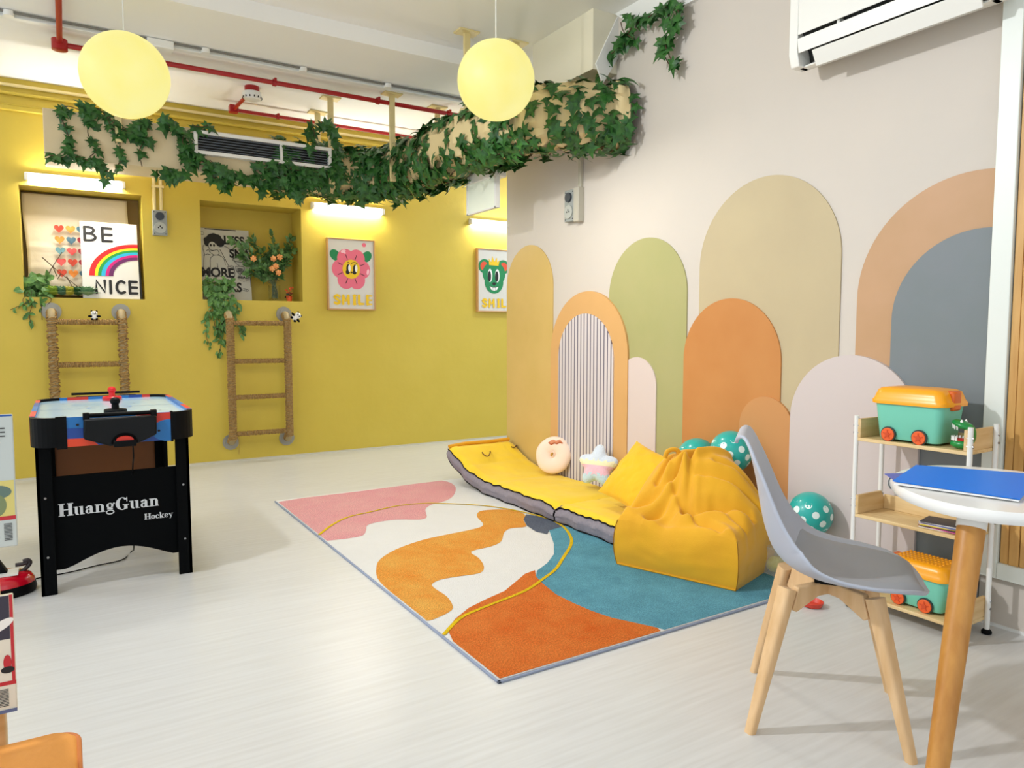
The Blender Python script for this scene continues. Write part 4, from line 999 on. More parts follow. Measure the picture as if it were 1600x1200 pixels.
# star cushion
sc_ = onx(2.90, 934, 728); nrm = Vector((-.85, -.42, .30)).normalized(); uu = Vector((0, 0, 1)).cross(nrm).normalized(); vv = nrm.cross(uu)
TS = Matrix(((uu.x, vv.x, nrm.x, sc_.x), (uu.y, vv.y, nrm.y, sc_.y), (uu.z, vv.z, nrm.z, sc_.z), (0, 0, 0, 1)))
t = thing('star_cushion', 'pastel rainbow star shaped plush cushion beside the square pillow', 'cushion', (sc_.x, sc_.y, .12))
def starr(a_): return (.118+.024*math.cos(5*(a_-PI/2)))
rings = [1, .97, .9, .78, .6, .4, .2, .001]
for k, (nm, c0, c1, col_) in enumerate((('top_band', .033, 1, (214, 226, 240)), ('upper_band', -.0, .033, (244, 240, 200)), ('pink_band', -.055, 0, (240, 196, 214)), ('lower_band', -1, -.055, (196, 224, 240)))):
    mb = MB()
    for sgn in (1, -1):
        n_ = 60; gpts = [[(starr(2*PI*i/n_)*q*math.cos(2*PI*i/n_), starr(2*PI*i/n_)*q*math.sin(2*PI*i/n_)+.0, sgn*.042*(1-q**3)**.6) for i in range(n_)] for q in rings]
        for a0 in range(len(rings)-1):
            for i in range(n_):
                quad = [gpts[a0][i], gpts[a0][(i+1) % n_], gpts[a0+1][(i+1) % n_], gpts[a0+1][i]]; yc = sum(q[1] for q in quad)/4
                if c0 <= yc < c1: mb.add([TS @ Vector(q) for q in (quad if sgn > 0 else quad[::-1])], [(0, 1, 2, 3)])
    mb.build(nm, mat('plush_'+nm, col_, .95, sheen=.5, bump=.6, bscale=120), t)

# ------------------------------------------------------------------ bean bag
M_bean = mat('bean_mustard', (224, 166, 8), .8, sheen=.25, bump=.12, bscale=180, var=(218, 158, 6), vscale=6)
t = thing('bean_bag', 'mustard yellow bean bag chair slumped on the rug in front of the terracotta arch', 'bean bag', (2.6, 2.45, ZR))
A, B, C_, D_ = Vector((2.262, 2.66)), Vector((2.462, 2.10)), Vector((2.93, 2.245)), Vector((2.80, 2.82))    # footprint corners
def quad(u_, v_): return A*(1-u_)*(1-v_)+B*u_*(1-v_)+C_*u_*v_+D_*(1-u_)*v_
SEG = [((.33, .44), (.55, .86), .050, .026), ((.06, .16), (.30, .42), .022, .04), ((.30, .40), (.52, .20), .026, .035), ((.52, .20), (.95, .40), .026, .04), ((.50, .42), (.95, .60), .016, .03), ((.16, .38), (.20, .86), .022, .03), ((.24, .08), (.36, .38), .018, .032), ((.60, .58), (.98, .80), .012, .03), ((.86, .05), (.60, .16), .014, .03), ((.40, .50), (.52, .22), .022, .03), ((.70, .30), (.97, .22), .012, .03)]
def hbean(u_, v_):
    base = .262-.03*math.exp(-((u_-.45)/.28)**2-((v_)/.3)**2)
    du, dv = u_-.44, v_-.70
    r2 = math.sqrt((du/(.42 if du > 0 else .44))**2+(dv/(.40 if dv < 0 else .34))**2)
    pk = .285/(1+math.exp((r2-.98)*4.6))*1.02
    seat = -.035*math.exp(-((u_-.42)/.22)**2-((v_-.20)/.14)**2)
    z = base+pk+seat+.045*math.exp(-(u_/.14)**2)*min(1, v_/.35)+.03*math.exp(-((u_-.86)/.12)**2-((v_-.35)/.22)**2)
    for (a0, b0, dep, wd_) in SEG:
        ax, ay = a0; bx_, by_ = b0; dx, dy = bx_-ax, by_-ay; L2 = dx*dx+dy*dy; tt = max(0, min(1, ((u_-ax)*dx+(v_-ay)*dy)/L2))
        d = math.hypot(u_-ax-dx*tt, v_-ay-dy*tt); side_ = (u_-ax)*dy-(v_-ay)*dx
        dep *= 1.45; z += -dep*1.1*math.exp(-(d/wd_)**2)+dep*.5*math.exp(-((d-wd_*1.9)/(wd_*1.2))**2)*(1.0 if side_ > 0 else .5)
    z += .012*noise.noise(Vector((u_*4, v_*4, 0)))+.004*noise.noise(Vector((u_*14, v_*9, 4)))
    ed = min(u_, 1-u_, v_, 1-v_)
    z -= .03*max(0, 1-ed/.05)**2
    if v_ > .9: z -= .12*(v_-.9)/.1
    return z
n_ = 90; top = []
for i in range(n_+1):
    row = []
    for j in range(n_+1):
        u_, v_ = i/n_, j/n_; q = quad(u_, v_); row.append(Vector((q.x, q.y, hbean(u_, v_))))
    top.append(row)
# lean the top towards the wall so that the peak sits above the back edge
mb = MB().grid(top)
per = [(i, 0) for i in range(n_)]+[(n_, j) for j in range(n_)]+[(n_-i, n_) for i in range(n_)]+[(0, n_-j) for j in range(n_)]
cen = quad(.5, .5); g_ = []
for k_ in range(17):
    h = k_/16; row = []
    for (i, j) in per:
        p = top[i][j]; u_, v_ = i/n_, j/n_; q = quad(u_, v_); out = Vector((q.x-cen.x, q.y-cen.y)).normalized(); blg = .018*math.sin(h*PI)**.8
        blg += .006*noise.noise(Vector((q.x*9, q.y*9, h*5)))*math.sin(h*PI)
        row.append(Vector((q.x+out.x*blg, q.y+out.y*blg, ZR+(p.z-ZR)*h)))
    g_.append(row)
mb.grid(g_, closev=True)
o = mb.build('cover', M_bean, t, sharp=80)
M_bs = mat('bean_seam', (150, 104, 6), .8)
for (u_, v_) in ((1, 0), (0, 0)):
    q = quad(u_, v_); out = Vector((q.x-cen.x, q.y-cen.y)).normalized(); zt = hbean(u_, v_)
    MB().tube([Vector((q.x+out.x*(.020*math.sin(h*PI)**.8+.001), q.y+out.y*(.020*math.sin(h*PI)**.8+.001), ZR+(zt-ZR)*h)) for h in [k/14 for k in range(15)]], .0022, 6).build('corner_seam', M_bs, t)
P = [];
for k in range(30): u_ = k/29; q = quad(u_, 0); P.append((q.x-.004, q.y-.004, ZR+.006))
MB().tube(P, .005, 6).build('base_seam', mat('bean_mustard_trim', (206, 150, 8), .8), t)
fz_ = Vector((quad(.22, .52).x, quad(.22, .52).y, hbean(.22, .52)))
hm = MB().tube(catmull([fz_+Vector((-.03, .02, .0)), fz_+Vector((-.02, .01, .035)), fz_+Vector((.02, -.01, .04)), fz_+Vector((.04, -.02, .0))], 6, False), .012, 10).build('carry_handle', M_bean, t)

# ------------------------------------------------------------------ polka dot balloons
M_tl = mat('balloon_teal', (20, 168, 160), .35, coat=.3); M_dot = mat('dot_white', (226, 244, 240), .4)
def balloon(px, py, x, r, label, seed):
    c = onx(x, px, py); t = thing('polka_dot_balloon', label, 'balloon', (c.x, c.y, c.z-r), group='teal polka dot balloons')
    MB().ball(c, (r, r, r*1.02), 40, 24).build('balloon', M_tl, t)
    rr = random.Random(seed); D = []
    for k in range(40):
        z = 1-2*(k+.5)/40; a_ = k*2.39996+seed; D.append(Vector((math.sqrt(1-z*z)*math.cos(a_), math.sqrt(1-z*z)*math.sin(a_), z)))
    dm = MB()
    for d in D:
        u_ = d.orthogonal().normalized(); v_ = d.cross(u_); s_ = r*.125; ring_ = []
        P = [c+(d*r*1.006)]+[c+((d+u_*math.cos(q)*.165+v_*math.sin(q)*.165).normalized()*r*1.006) for q in [2*PI*k/14 for k in range(14)]]
        dm.add(P, [(0, 1+k, 1+(k+1) % 14) for k in range(14)])
    dm.build('dots', M_dot, t)
balloon(1089, 716, 2.91, .108, 'teal polka dot balloon at the left behind the bean bag', 1)
balloon(1142, 706, 2.90, .107, 'teal polka dot balloon at the right behind the bean bag, partly behind the chair back', 2.2)
balloon(1266, 803, 2.915, .100, 'teal polka dot balloon low by the wall between chair and shelf unit', 3.3)
# clear tub with yellow balls
q0 = onz(.0, 1212, 925)
t = thing('clear_tub', 'clear plastic tub with yellow balls behind the grey chair', 'tub', (2.88, 2.09, ZR))
tubm = bpy.data.materials.new('clear_plastic'); tubm.use_nodes = True; b = tubm.node_tree.nodes['Principled BSDF']; b.inputs['Base Color'].default_value = (.92, .97, .95, 1); b.inputs['Roughness'].default_value = .1; b.inputs['Alpha'].default_value = .25
tb = MB(); x0, x1, y0, y1 = 2.76, 3.0, 1.97, 2.21; P0 = [(x0, y0), (x1, y0), (x1, y1), (x0, y1)]
for (a_, b_, c__, d__) in (((x0, y0, ZR), (x1, y0+.004, .14), 0, 0), ((x0, y1-.004, ZR), (x1, y1, .14), 0, 0), ((x0, y0, ZR), (x0+.004, y1, .14), 0, 0), ((x1-.004, y0, ZR), (x1, y1, .14), 0, 0), ((x0, y0, ZR), (x1, y1, ZR+.004), 0, 0)): tb.box(a_, b_)
tb.build('tub', tubm, t)
lid = MB().box((x0-.004, y0-.004, .138), (x1+.004, y1+.004, .146)).build('lid', tubm, t)
for k, (x, y_) in enumerate(((2.803, 2.165), (2.803, 2.085), (2.803, 2.012), (2.883, 2.165), (2.883, 2.085), (2.96, 2.165))):
    tag(MB().ball((x, y_, ZR+.044), .038, 20, 12).build('play_ball', mat('ball_yellow', (236, 224, 60), .4), origin=(x, y_, ZR+.006)), 'yellow plastic play ball inside the clear tub', 'ball', 'yellow balls in the clear tub')

# ------------------------------------------------------------------ shelf unit
SX0, SX1, SY0, SY1 = 2.75, 2.945, 1.315, 1.737
t = thing('shelf_unit', 'three tier shelf unit with white metal posts and pale wood trays against the wall', 'shelf', ((SX0+SX1)/2, (SY0+SY1)/2, 0))
for (x, y_) in ((SX0+.004, SY0-.008), (SX0+.004, SY1+.008), (SX1-.004, SY0-.008), (SX1-.004, SY1+.008)):
    po = MB().tube([(x, y_, .014), (x, y_, .805)], .0095, 12).build('post', M_white, t)
    MB().lathe([(.012, 0), (.018, .004), (.018, .012), (.011, .02)], 16, (x, y_, 0)).build('foot', M_black, po)
    bo = MB()
    for z_ in (.735, .765, .43, .46, .10, .13): bo.tube([(x, y_-.012, z_), (x, y_+.012, z_)], .0045, 8)
    bo.build('bolts', M_steel, po)
for k, (zb, nm) in enumerate(((.702, 'top_tray'), (.385, 'middle_tray'), (.052, 'bottom_tray'))):
    tr = MB().box((SX0, SY0, zb), (SX1, SY1, zb+.014)).build(nm, M_woody, t, bevel=.002)
    for ys in (SY0, SY1-.013):
        hh_ = .092
        MB().prism([(SX0, zb+.014), (SX0, zb+hh_), (SX1-.03, zb+hh_), (SX1, zb+hh_ if k != 1 else zb+.05), (SX1, zb+.014)], (Vector((0, ys, 0)), Vector((1, 0, 0)), Vector((0, 0, 1)), Vector((0, 1, 0))), 0, .013).build('end_board', M_wood, tr, bevel=.002)
    MB().box((SX1-.012, SY0+.013, zb+.014), (SX1, SY1-.013, zb+(.075 if k else .055))).build('back_board', M_woody, tr, bevel=.002)
# storage boxes on wheels
M_teal = mat('box_mint', (120, 206, 182), .35); M_lid = mat('lid_orange', (248, 168, 22), .3); M_hinge = mat('latch_orange', (222, 102, 24), .35); M_wh = mat('wheel_orange', (232, 96, 38), .4)
def rrect(w, h, r, n=6):
    P = []
    for (cx_, cy_, a0) in ((w-r, h-r, 0), (-w+r, h-r, 90), (-w+r, -h+r, 180), (w-r, -h+r, 270)):
        for k in range(n+1): a_ = R(a0+90*k/n); P.append((cx_+r*math.cos(a_), cy_+r*math.sin(a_)))
    return P
def wheel_box(c, L_, W_, Hh, rz, label, bumps):
    t = thing('toy_storage_box', label, 'storage box', c, rz)
    def loft(levels, nm, m, cap0=True, cap1=True, smooth=True, sharp=50):
        g_ = [[Vector((x, y_, z)) for x, y_ in rrect(w, l, r)] for (w, l, r, z) in levels]; mb = MB().grid(g_, closev=True)
        if cap0: mb.add(g_[0][::-1], [tuple(range(len(g_[0])))])
        if cap1: mb.add(g_[-1], [tuple(range(len(g_[-1])))])
        return mb.build(nm, m, t, local=True, sharp=sharp)
    w, l = W_/2, L_/2
    loft([(w*.80, l*.82, .02, .008), (w*.84, l*.86, .025, .014), (w*.97, l*.97, .03, Hh*.70)], 'tub', M_teal)
    g_ = []
    lv = [(1.07, 1.05, .64), (1.08, 1.06, .70), (1.03, 1.01, .74), (1.0, .98, .86), (.94, .92, .95), (.8, .8, .985), (.5, .5, 1.0), (.01, .01, 1.0)]
    for (a_, b_, z) in lv:
        row = []
        for x, y_ in rrect(w*a_, l*b_, .035*min(1, a_)*.9 if a_ > .1 else .0005):
            dz = -.012*math.cos(y_/l*PI)*(1 if z < .75 else 0)
            row.append(Vector((x, y_, Hh*z+dz)))
        g_.append(row)
    MB().grid(g_, closev=True).build('lid', M_lid, t, local=True, sharp=50)
    MB().prism(rrect(w*.35, .012, .006), (Vector((0, -l*1.03, Hh*.80)), Vector((1, 0, 0)), Vector((0, 0, 1)), Vector((0, -1, 0))), -.03, .004)
    MB().box((-w*.32, -l*1.055, Hh*.62), (w*.32, -l*.80, Hh*.968)).build('latch', M_hinge, t, local=True, bevel=.008)
    MB().box((-w*.32, l*.80, Hh*.62), (w*.32, l*1.055, Hh*.968)).build('latch', M_hinge, t, local=True, bevel=.008)
    if bumps:
        bm_ = MB()
        for i in range(5):
            for j in range(12): bm_.ball((-w*.62+i*w*.31, -l*.7+j*l*.127, Hh*.985), (w*.09, l*.045, .006), 8, 6)
        bm_.build('lid_bumps', M_lid, t, local=True)
    for sx in (-1, 1):
        for yy in (-l*.38, l*.50):
            x = sx*w*.86
            wh = MB().tube([(x, yy, .026), (x+sx*.014, yy, .026)], .026, 24).build('wheel', M_wh, t, local=True, bevel=.002)
            MB().tube([(x+sx*.002, yy, .027), (x+sx*.0085, yy, .027)], .030, 24).build('wheel_arch', mat('dark_teal', (40, 60, 58), .5), t, local=True)
            hb = MB().tube([(x+sx*.014, yy, .026), (x+sx*.017, yy, .026)], .009, 12)
            for k in range(5): an = 2*PI*k/5; hb.box((x+sx*.0138 if sx > 0 else x-.0158, yy-.002, .028), (x+.0158 if sx > 0 else x-.0138, yy+.002, .044), 0, Matrix.Translation((0, yy, .026)) @ Matrix.Rotation(an, 4, 'X') @ Matrix.Translation((0, -yy, -.026)))
            hb.build('hub', mat('hub_dark_orange', (206, 74, 30), .4), wh, local=True)
    return t
wheel_box((2.845, 1.545, .717), .275, .185, .215, 0, 'mint toy storage box with orange lid on the top shelf tray', False)
wheel_box((2.855, 1.50, .067), .24, .16, .19, 0, 'mint toy storage box with bumpy orange lid on the bottom shelf tray', True)
# crocodile toy
c = Vector((2.795, 1.358, .717))
t = thing('crocodile_toy', 'small green crocodile toy with open jaws and white teeth on the top shelf', 'toy crocodile', c)
M_cg = mat('croc_green', (24, 136, 62), .3); M_cr = mat('croc_mouth', (196, 40, 34), .4)
f_ = Vector((-.45, .9, 0)).normalized(); s_ = Vector((.9, .45, 0)); TC = Matrix(((f_.x, -f_.y, 0, c.x), (f_.y, f_.x, 0, c.y), (0, 0, 1, c.z), (0, 0, 0, 1))) @ Matrix.Rotation(-.55, 4, 'Z') @ Matrix.Scale(1.12, 4)
lo = MB().ball((0, 0, 0), (.034, .024, .016), 20, 12, 0, TC @ Matrix.Translation((0, 0, .016))).build('lower_jaw', M_cg, t)
MB().ball((0, 0, 0), (.028, .019, .006), 18, 8, 0, TC @ Matrix.Translation((.002, 0, .030))).build('tongue', M_cr, lo)
up = MB().ball((0, 0, 0), (.036, .025, .014), 20, 12, 0, TC @ Matrix.Translation((-.004, 0, .080)) @ Matrix.Rotation(-.30, 4, 'Y')).build('upper_jaw', M_cg, t)
MB().ball((0, 0, 0), (.016, .022, .035), 16, 10, 0, TC @ Matrix.Translation((-.028, 0, .05))).build('jaw_hinge', M_cg, t)
te = MB(); tu = MB()
for k in range(9):
    an = R(-80+160*k/8)
    te.tube([TC @ Vector((.027*math.cos(an), .019*math.sin(an), .028)), TC @ Vector((.028*math.cos(an), .020*math.sin(an), .042))], [.0045, .003], 8)
    tu.tube([TC @ Vector((.027*math.cos(an)-.002, .019*math.sin(an), .078+.3*.02*math.cos(an))), TC @ Vector((.028*math.cos(an)-.002, .019*math.sin(an), .062+.3*.02*math.cos(an)))], [.0045, .002], 8)
te.build('teeth', M_wplastic, lo); tu.build('teeth', M_wplastic, up)
for q in (-1, 1):
    MB().tube([TC @ Vector((-.006, q*.012, .088)), TC @ Vector((-.006, q*.012, .098))], [.007, .002], 8).build('eye', M_wplastic, up)
# booklets on the middle shelf
cols = [(230, 226, 220), (196, 84, 140), (70, 60, 70), (236, 214, 60), (210, 196, 216), (90, 110, 160), (232, 228, 224), (60, 54, 60)]
for k, cc in enumerate(cols):
    p = Vector((2.825, 1.41, .400+k*.0034)); T = Matrix.Translation(p) @ Matrix.Rotation(R(rnd.uniform(-12, 12)), 4, 'Z')
    o = MB().box((-.055, -.078, 0), (.055, .078, .0028), 0, T).build('booklet', [mat('booklet_%d' % k, cc, .4)], origin=p, smooth=False)
    tag(o, ['white booklet at the bottom of the stack on the middle shelf', 'pink booklet second from the bottom of the stack on the middle shelf', 'dark booklet third from the bottom of the middle shelf stack', 'yellow booklet in the middle of the stack on the middle shelf',
            'lilac booklet just above the yellow one on the middle shelf', 'blue booklet below the top two of the middle shelf stack', 'white booklet just below the top one of the middle shelf stack', 'dark booklet on top of the stack on the middle shelf'][k], 'booklet', 'booklets stacked on the middle shelf')
o = MB().lathe([(.02, 0), (.038, .004), (.045, .022), (.042, .024), (.03, .008), (0, .006)], 24, (2.62, 1.83, 0)).build('toy_dish', mat('dish_red', (206, 66, 48), .4), origin=(2.62, 1.83, 0))
tag(o, 'small red dish on the floor behind the grey chair legs', 'dish')

# ------------------------------------------------------------------ round table, folders
ZTT = .738
up = [(1388, 746), (1398, 738), (1420, 731), (1445, 727), (1480, 726), (1530, 729), (1600, 736)]
lo = [(1600, 817), (1540, 811), (1480, 800), (1430, 785), (1400, 770), (1389, 757)]
W1 = [onz(ZTT, *p) for p in up]; W2 = [onz(ZTT-.022, *p) for p in lo]
P = [(p.x, p.y) for p in W1]+[(2.40, .87), (2.35, .75), (2.24, .65), (2.08, .60), (1.93, .64)]+[(p.x, p.y) for p in W2]
out = [(v.x, v.y) for v in catmull([(x, y_, 0) for x, y_ in P], 6)]
cx_ = sum(p[0] for p in out)/len(out); cy_ = sum(p[1] for p in out)/len(out)
t = thing('round_table', 'white topped table with round golden wooden legs at the right edge', 'table', (cx_, cy_, 0))
g_ = []
for (q, z) in ((.0, ZTT), (.9, ZTT), (.985, ZTT-.001), (1.0, ZTT-.008), (1.0, ZTT-.022), (.975, ZTT-.032), (.6, ZTT-.036), (0, ZTT-.036)):
    g_.append([Vector((cx_+(x-cx_)*q, cy_+(y_-cy_)*q, z)) for x, y_ in out])
mb = MB().grid(g_[::-1], closev=True); mb.build('tabletop', mat('table_white', (240, 240, 238), .25, coat=.2), t, sharp=40)
lt = onz(ZTT-.037, 1521, 800); lb = onz(0, 1448, 1318)
ldir = (lb-lt)
def tleg(a, b):
    a, b = Vector(a), Vector(b)
    lg = MB().tube([a, a.lerp(b, .5), b], [.032, .027, .0215], 24).build('leg', M_oakleg, t)
    MB().tube([a+(a-b).normalized()*.0, a.lerp(b, .055)], [.0335, .033], 24).build('leg_collar', M_wplastic, lg)
tleg(lt, lb)
hx, hy = cx_-lt.x, cy_-lt.y
for (sx, sy) in ((1, 0), (0, 1), (1, 1)):
    qx, qy = cx_+(.2 if sx else -.0), cy_+(.2 if sy else -.0)
tleg((2.13, .72, ZTT-.037), (2.20, .56, 0)); tleg((2.28, .83, ZTT-.037), (2.44, .85, 0))
FQ = [(1394, 752), (1431, 727), (1628, 742), (1594, 781)]
t = thing('plastic_folder', 'bright blue plastic folder lying on top of the stack on the white table', 'folder', onz(ZTT+.004, 1500, 755))
q = [onz(ZTT+.008, *p) for p in FQ]; mf = mat('folder_blue', (0, 122, 236), .4, .12)
MB().add([p for p in q]+[p+Vector((0, 0, .0012)) for p in q], [(3, 2, 1, 0), (4, 5, 6, 7), (0, 1, 5, 4), (1, 2, 6, 5), (2, 3, 7, 6), (3, 0, 4, 7)]).build('cover', mf, t, smooth=False)
q2 = [onz(ZTT+.0035, *p) for p in [(1397, 757), (1431, 731), (1620, 744), (1592, 784)]]
MB().add([p for p in q2]+[p+Vector((0, 0, .003)) for p in q2], [(3, 2, 1, 0), (4, 5, 6, 7), (0, 1, 5, 4), (1, 2, 6, 5), (2, 3, 7, 6), (3, 0, 4, 7)]).build('papers', mat('paper_white', (240, 242, 244), .5), t, smooth=False)
q3 = [onz(ZTT+.0015, *p) for p in [(1382, 741), (1420, 739), (1560, 752), (1540, 766), (1400, 752)]]
o = MB().add(q3+[p+Vector((0, 0, .0015)) for p in q3], [(4, 3, 2, 1, 0), (5, 6, 7, 8, 9)]+[(k, (k+1) % 5, 5+(k+1) % 5, 5+k) for k in range(5)]).build('plastic_folder', mat('folder_indigo', (50, 82, 196), .3), origin=q3[0], smooth=False)
tag(o, 'darker blue folder whose corner sticks out under the bright blue folder', 'folder')

# ------------------------------------------------------------------ chair
CC = Vector((1.912, 1.285, 0)); CR = math.atan2(-.79, .61)
t = thing('shell_chair', 'grey plastic shell chair with padded seat and beech legs', 'chair', CC, CR)
M_sh = mat('shell_grey', (180, 186, 200), .45); M_pad = mat('pad_grey', (158, 161, 168), .5)
prof = [(-.268, .818), (-.262, .836), (-.248, .842), (-.236, .825), (-.222, .78), (-.206, .71), (-.192, .63), (-.176, .56), (-.150, .50), (-.105, .460), (-.045, .440), (.03, .434), (.11, .436), (.175, .440), (.225, .436), (.255, .420)]
hw = [.085, .115, .13, .150, .178, .196, .205, .212, .222, .232, .238, .240, .232, .205, .150, .045]
lift = [.0, .0, .002, .006, .014, .03, .05, .07, .085, .08, .062, .046, .034, .022, .010, .0]
cp = catmull([(x, 0, z) for x, z in prof], 4, False); kk = len(cp)
def cl(arr, i): 
    f = i/(kk-1)*(len(arr)-1); a0 = int(min(f, len(arr)-2)); tt = f-a0; return arr[a0]*(1-tt)+arr[a0+1]*tt
def shell_pts(scale=1, off=0, i0=0, i1=None, ns=24, lat=1):
    i1 = i1 or kk; rows = []
    for i in range(i0, i1):
        p = cp[i]; tg = (cp[min(i+1, kk-1)]-cp[max(i-1, 0)]).normalized(); nn = Vector((-tg.z, 0, tg.x))*-1
        if nn.z < 0 and i > kk*.5: nn = -nn
        nn = Vector((tg.z*-1, 0, tg.x)); nn = nn if (nn.x > 0 or nn.z > .7) else -nn
        row = []
        for j in range(ns+1):
            s_ = j/ns*2-1; w_ = cl(hw, i)*lat; l_ = cl(lift, i)
            row.append(p+Vector((0, s_*w_, 0))+nn*(l_*abs(s_*lat)**2.4+off))
        rows.append(row)
    return rows
MB().grid(shell_pts()).build('seat_shell', M_sh, t, local=True, solid=.011, subsurf=1, sharp=180)
i0 = int(kk*.60); i1 = int(kk*.965); mb = MB(); up_ = shell_pts(off=.020, i0=i0, i1=i1, lat=.86); dn_ = shell_pts(off=.004, i0=i0, i1=i1, lat=.88)
for R_ in (up_,):
    a_, b_ = len(R_), len(R_[0])
    for i in range(a_):
        for j in range(b_):
            e1 = min(1, min(i, a_-1-i)/3, min(j, b_-1-j)/3); R_[i][j] = dn_[i][j].lerp(R_[i][j], math.sin(e1*PI/2))
mb.grid(up_); mb.build('seat_pad', M_pad, t, local=True, sharp=180)
def slab_leg(top_, bot_, w0, w1, name='leg'):
    a_, b_ = Vector(top_), Vector(bot_); mb = MB(); g_ = []
    ax = (b_-a_).normalized(); u_ = Vector((ax.y, -ax.x, 0)); u_ = u_.normalized() if u_.length > .01 else Vector((1, 0, 0)); v_ = ax.cross(u_)
    for q, (wx, wy) in ((0, w0), (.5, ((w0[0]+w1[0])/2, (w0[1]+w1[1])/2)), (1, w1)):
        c = a_.lerp(b_, q); g_.append([c+u_*x+v_*y_ for x, y_ in rrect(wx/2, wy/2, min(wx, wy)*.32, 4)])
    g_[-1] = [Vector((p.x, p.y, 0)) for p in g_[-1]]
    mb.grid(g_, closev=True); mb.add(g_[0][::-1], [tuple(range(len(g_[0])))]); mb.add(g_[-1], [tuple(range(len(g_[0])))])
    return mb.build(name, M_beech, t, local=True, sharp=40)
for sx in (-1, 1):
    for sy in (-1, 1): slab_leg((sx*.115, sy*.105, .405), (sx*.205, sy*.198, 0), (.050, .040), (.030, .026))
for an in (PI/4, -PI/4):
    mb = MB(); T = Matrix.Rotation(an, 4, 'Z')
    mb.prism([(-.15, .345), (-.13, .408), (.13, .408), (.15, .345), (.135, .335), (.05, .37), (-.05, .37), (-.135, .335)], (Vector((0, -.0125, 0)), Vector((1, 0, 0)), Vector((0, 0, 1)), Vector((0, 1, 0))), 0, .025)
    mb.v = [T @ v for v in mb.v]; mb.build('cross_brace', M_beech, t, local=True, bevel=.004)
MB().box((-.04, -.04, .405), (.04, .04, .43)).build('mounting_plate', M_black, t, local=True, bevel=.004)

# ------------------------------------------------------------------ air hockey table
HX0, HX1, HY0, HY1 = -.142, .502, 3.60, 4.69; HT = .782; HB = .655
t = thing('air_hockey_table', 'black air hockey table with pale blue playing surface beside the yellow wall', 'hockey table', (.18, 4.1, 0))
hc = (Vector(((HX0+HX1)/2, (HY0+HY1)/2, 0)))
M_hb = mat('hockey_blue', (18, 108, 178), .4); M_hd = mat('hockey_dark_blue', (16, 66, 146), .4); M_hr = mat('hockey_red', (206, 46, 30), .4); M_ho = mat('hockey_red_orange', (222, 66, 30), .4)
M_hs = mat('hockey_surface', (196, 230, 252), .18, .6, coat=.3, var=(176, 218, 246), vscale=1.2)
w2, l2 = (HX1-HX0)/2, (HY1-HY0)/2; r_ = .10
def rr(w, l, r, z): return [hc+Vector((x, y_, z)) for x, y_ in rrect(w, l, r, 8)]
# apron: black corners, coloured straight sides
outer0, outer1 = rr(w2, l2, r_, HB), rr(w2, l2, r_, HT); in0, in1 = rr(w2-.018, l2-.018, r_-.012, HB), rr(w2-.018, l2-.018, r_-.012, HT)
npt = len(outer0); seg = {0: [], 1: []}
def side(a_): return [k for k in range(npt) if (k % 9 != 8)] 
cms = [MB() for _ in range(4)]; sm_ = MB()
for k in range(npt):
    k2 = (k+1) % npt; corner = (k % 9) != 8; mb = cms[k//9] if corner else sm_
    mb.add([outer0[k], outer0[k2], outer1[k2], outer1[k], in0[k], in0[k2], in1[k2], in1[k]], [(0, 1, 2, 3), (3, 2, 6, 7), (7, 6, 5, 4), (4, 5, 1, 0)], 0)
for c_ in cms: c_.build('corner_guard', M_black, t, sharp=40)
sm_.build('side_rail', M_hb, t)
# corner guards reach along the front face as in the photo
MB().box((HX0+.095, HY0-.004, HB-.008), (HX0+.135, HY0+.02, HT+.004)).build('corner_trim', M_black, t)
MB().box((HX1-.105, HY0-.004, HB-.008), (HX1-.095, HY0+.02, HT+.004)).build('corner_trim', M_black, t)
fh = (Vector((HX0, HY0-.001, 0)), Vector((1, 0, 0)), Vector((0, 0, 1)), Vector((0, -1, 0)))
a = Art(fh, .0004, .0006)
a.poly([(.135, .655), (.30, .655), (.22, .688), (.135, .690)], M_ho); a.poly([(.135, .690), (.22, .688), (.25, .655), (.50, .655), (.54, .68), (.54, .72), (.135, .735)], M_hd)
a.layer(); a.poly([(.40, .742), (.54, .735), (.54, .782), (.40, .782)], M_hr)
a.ell(.53, .70, .07, .05, M_hb)
a.mb.v = [Vector((min(v.x, HX1-.1), v.y, v.z)) for v in a.mb.v]
for q in ((.175, .748), (.49, .70)): a.layer(); a.ell(q[0], q[1], .006, .005, M_dark)
a.build('side_graphics', t)
for nm, xx in (('left', HX0), ('right', HX1)):
    sg = MB(); 
    for (y0, y1, m_) in ((3.72, 3.95, 1), (3.95, 4.2, 2), (4.2, 4.42, 0), (4.42, 4.58, 1)):
        sg.box((xx-.0015 if xx < 0 else xx, y0, HB), (xx if xx < 0 else xx+.0015, y1, HT), m_)
        sg.box((xx if xx < 0 else xx-.02, y0, HT), (xx+.02 if xx < 0 else xx, y1, HT+.0015), m_)
    sg.build('side_stripes', [M_hd, M_hr, M_hb], t, smooth=False)
sg = MB()
for (x0, x1, m_) in ((-.0, .10, 1), (.30, .37, 0), (.37, .41, 1)): sg.box((x0, HY1-.02, HB+.02), (x1, HY1-.0175, HT+.0015), m_); 
for (x0, x1, m_) in ((-.0, .10, 1), (.30, .37, 0), (.37, .41, 1)): sg.box((x0, HY1-.02, HT), (x1, HY1, HT+.0015), m_)
sg.build('side_stripes', [M_hd, M_hr, M_hb], t, smooth=False)
P = [v for v in rrect(w2-.018, l2-.018, r_-.012, 8)]
pf = MB().prism(P, (hc, Vector((1, 0, 0)), Vector((0, 1, 0)), Vector((0, 0, 1))), .70, .768).build('playing_surface', M_hs, t, smooth=False)
a = Art((hc+Vector((0, 0, .768)), Vector((1, 0, 0)), Vector((0, 1, 0)), Vector((0, 0, 1))), .0003, .0006)
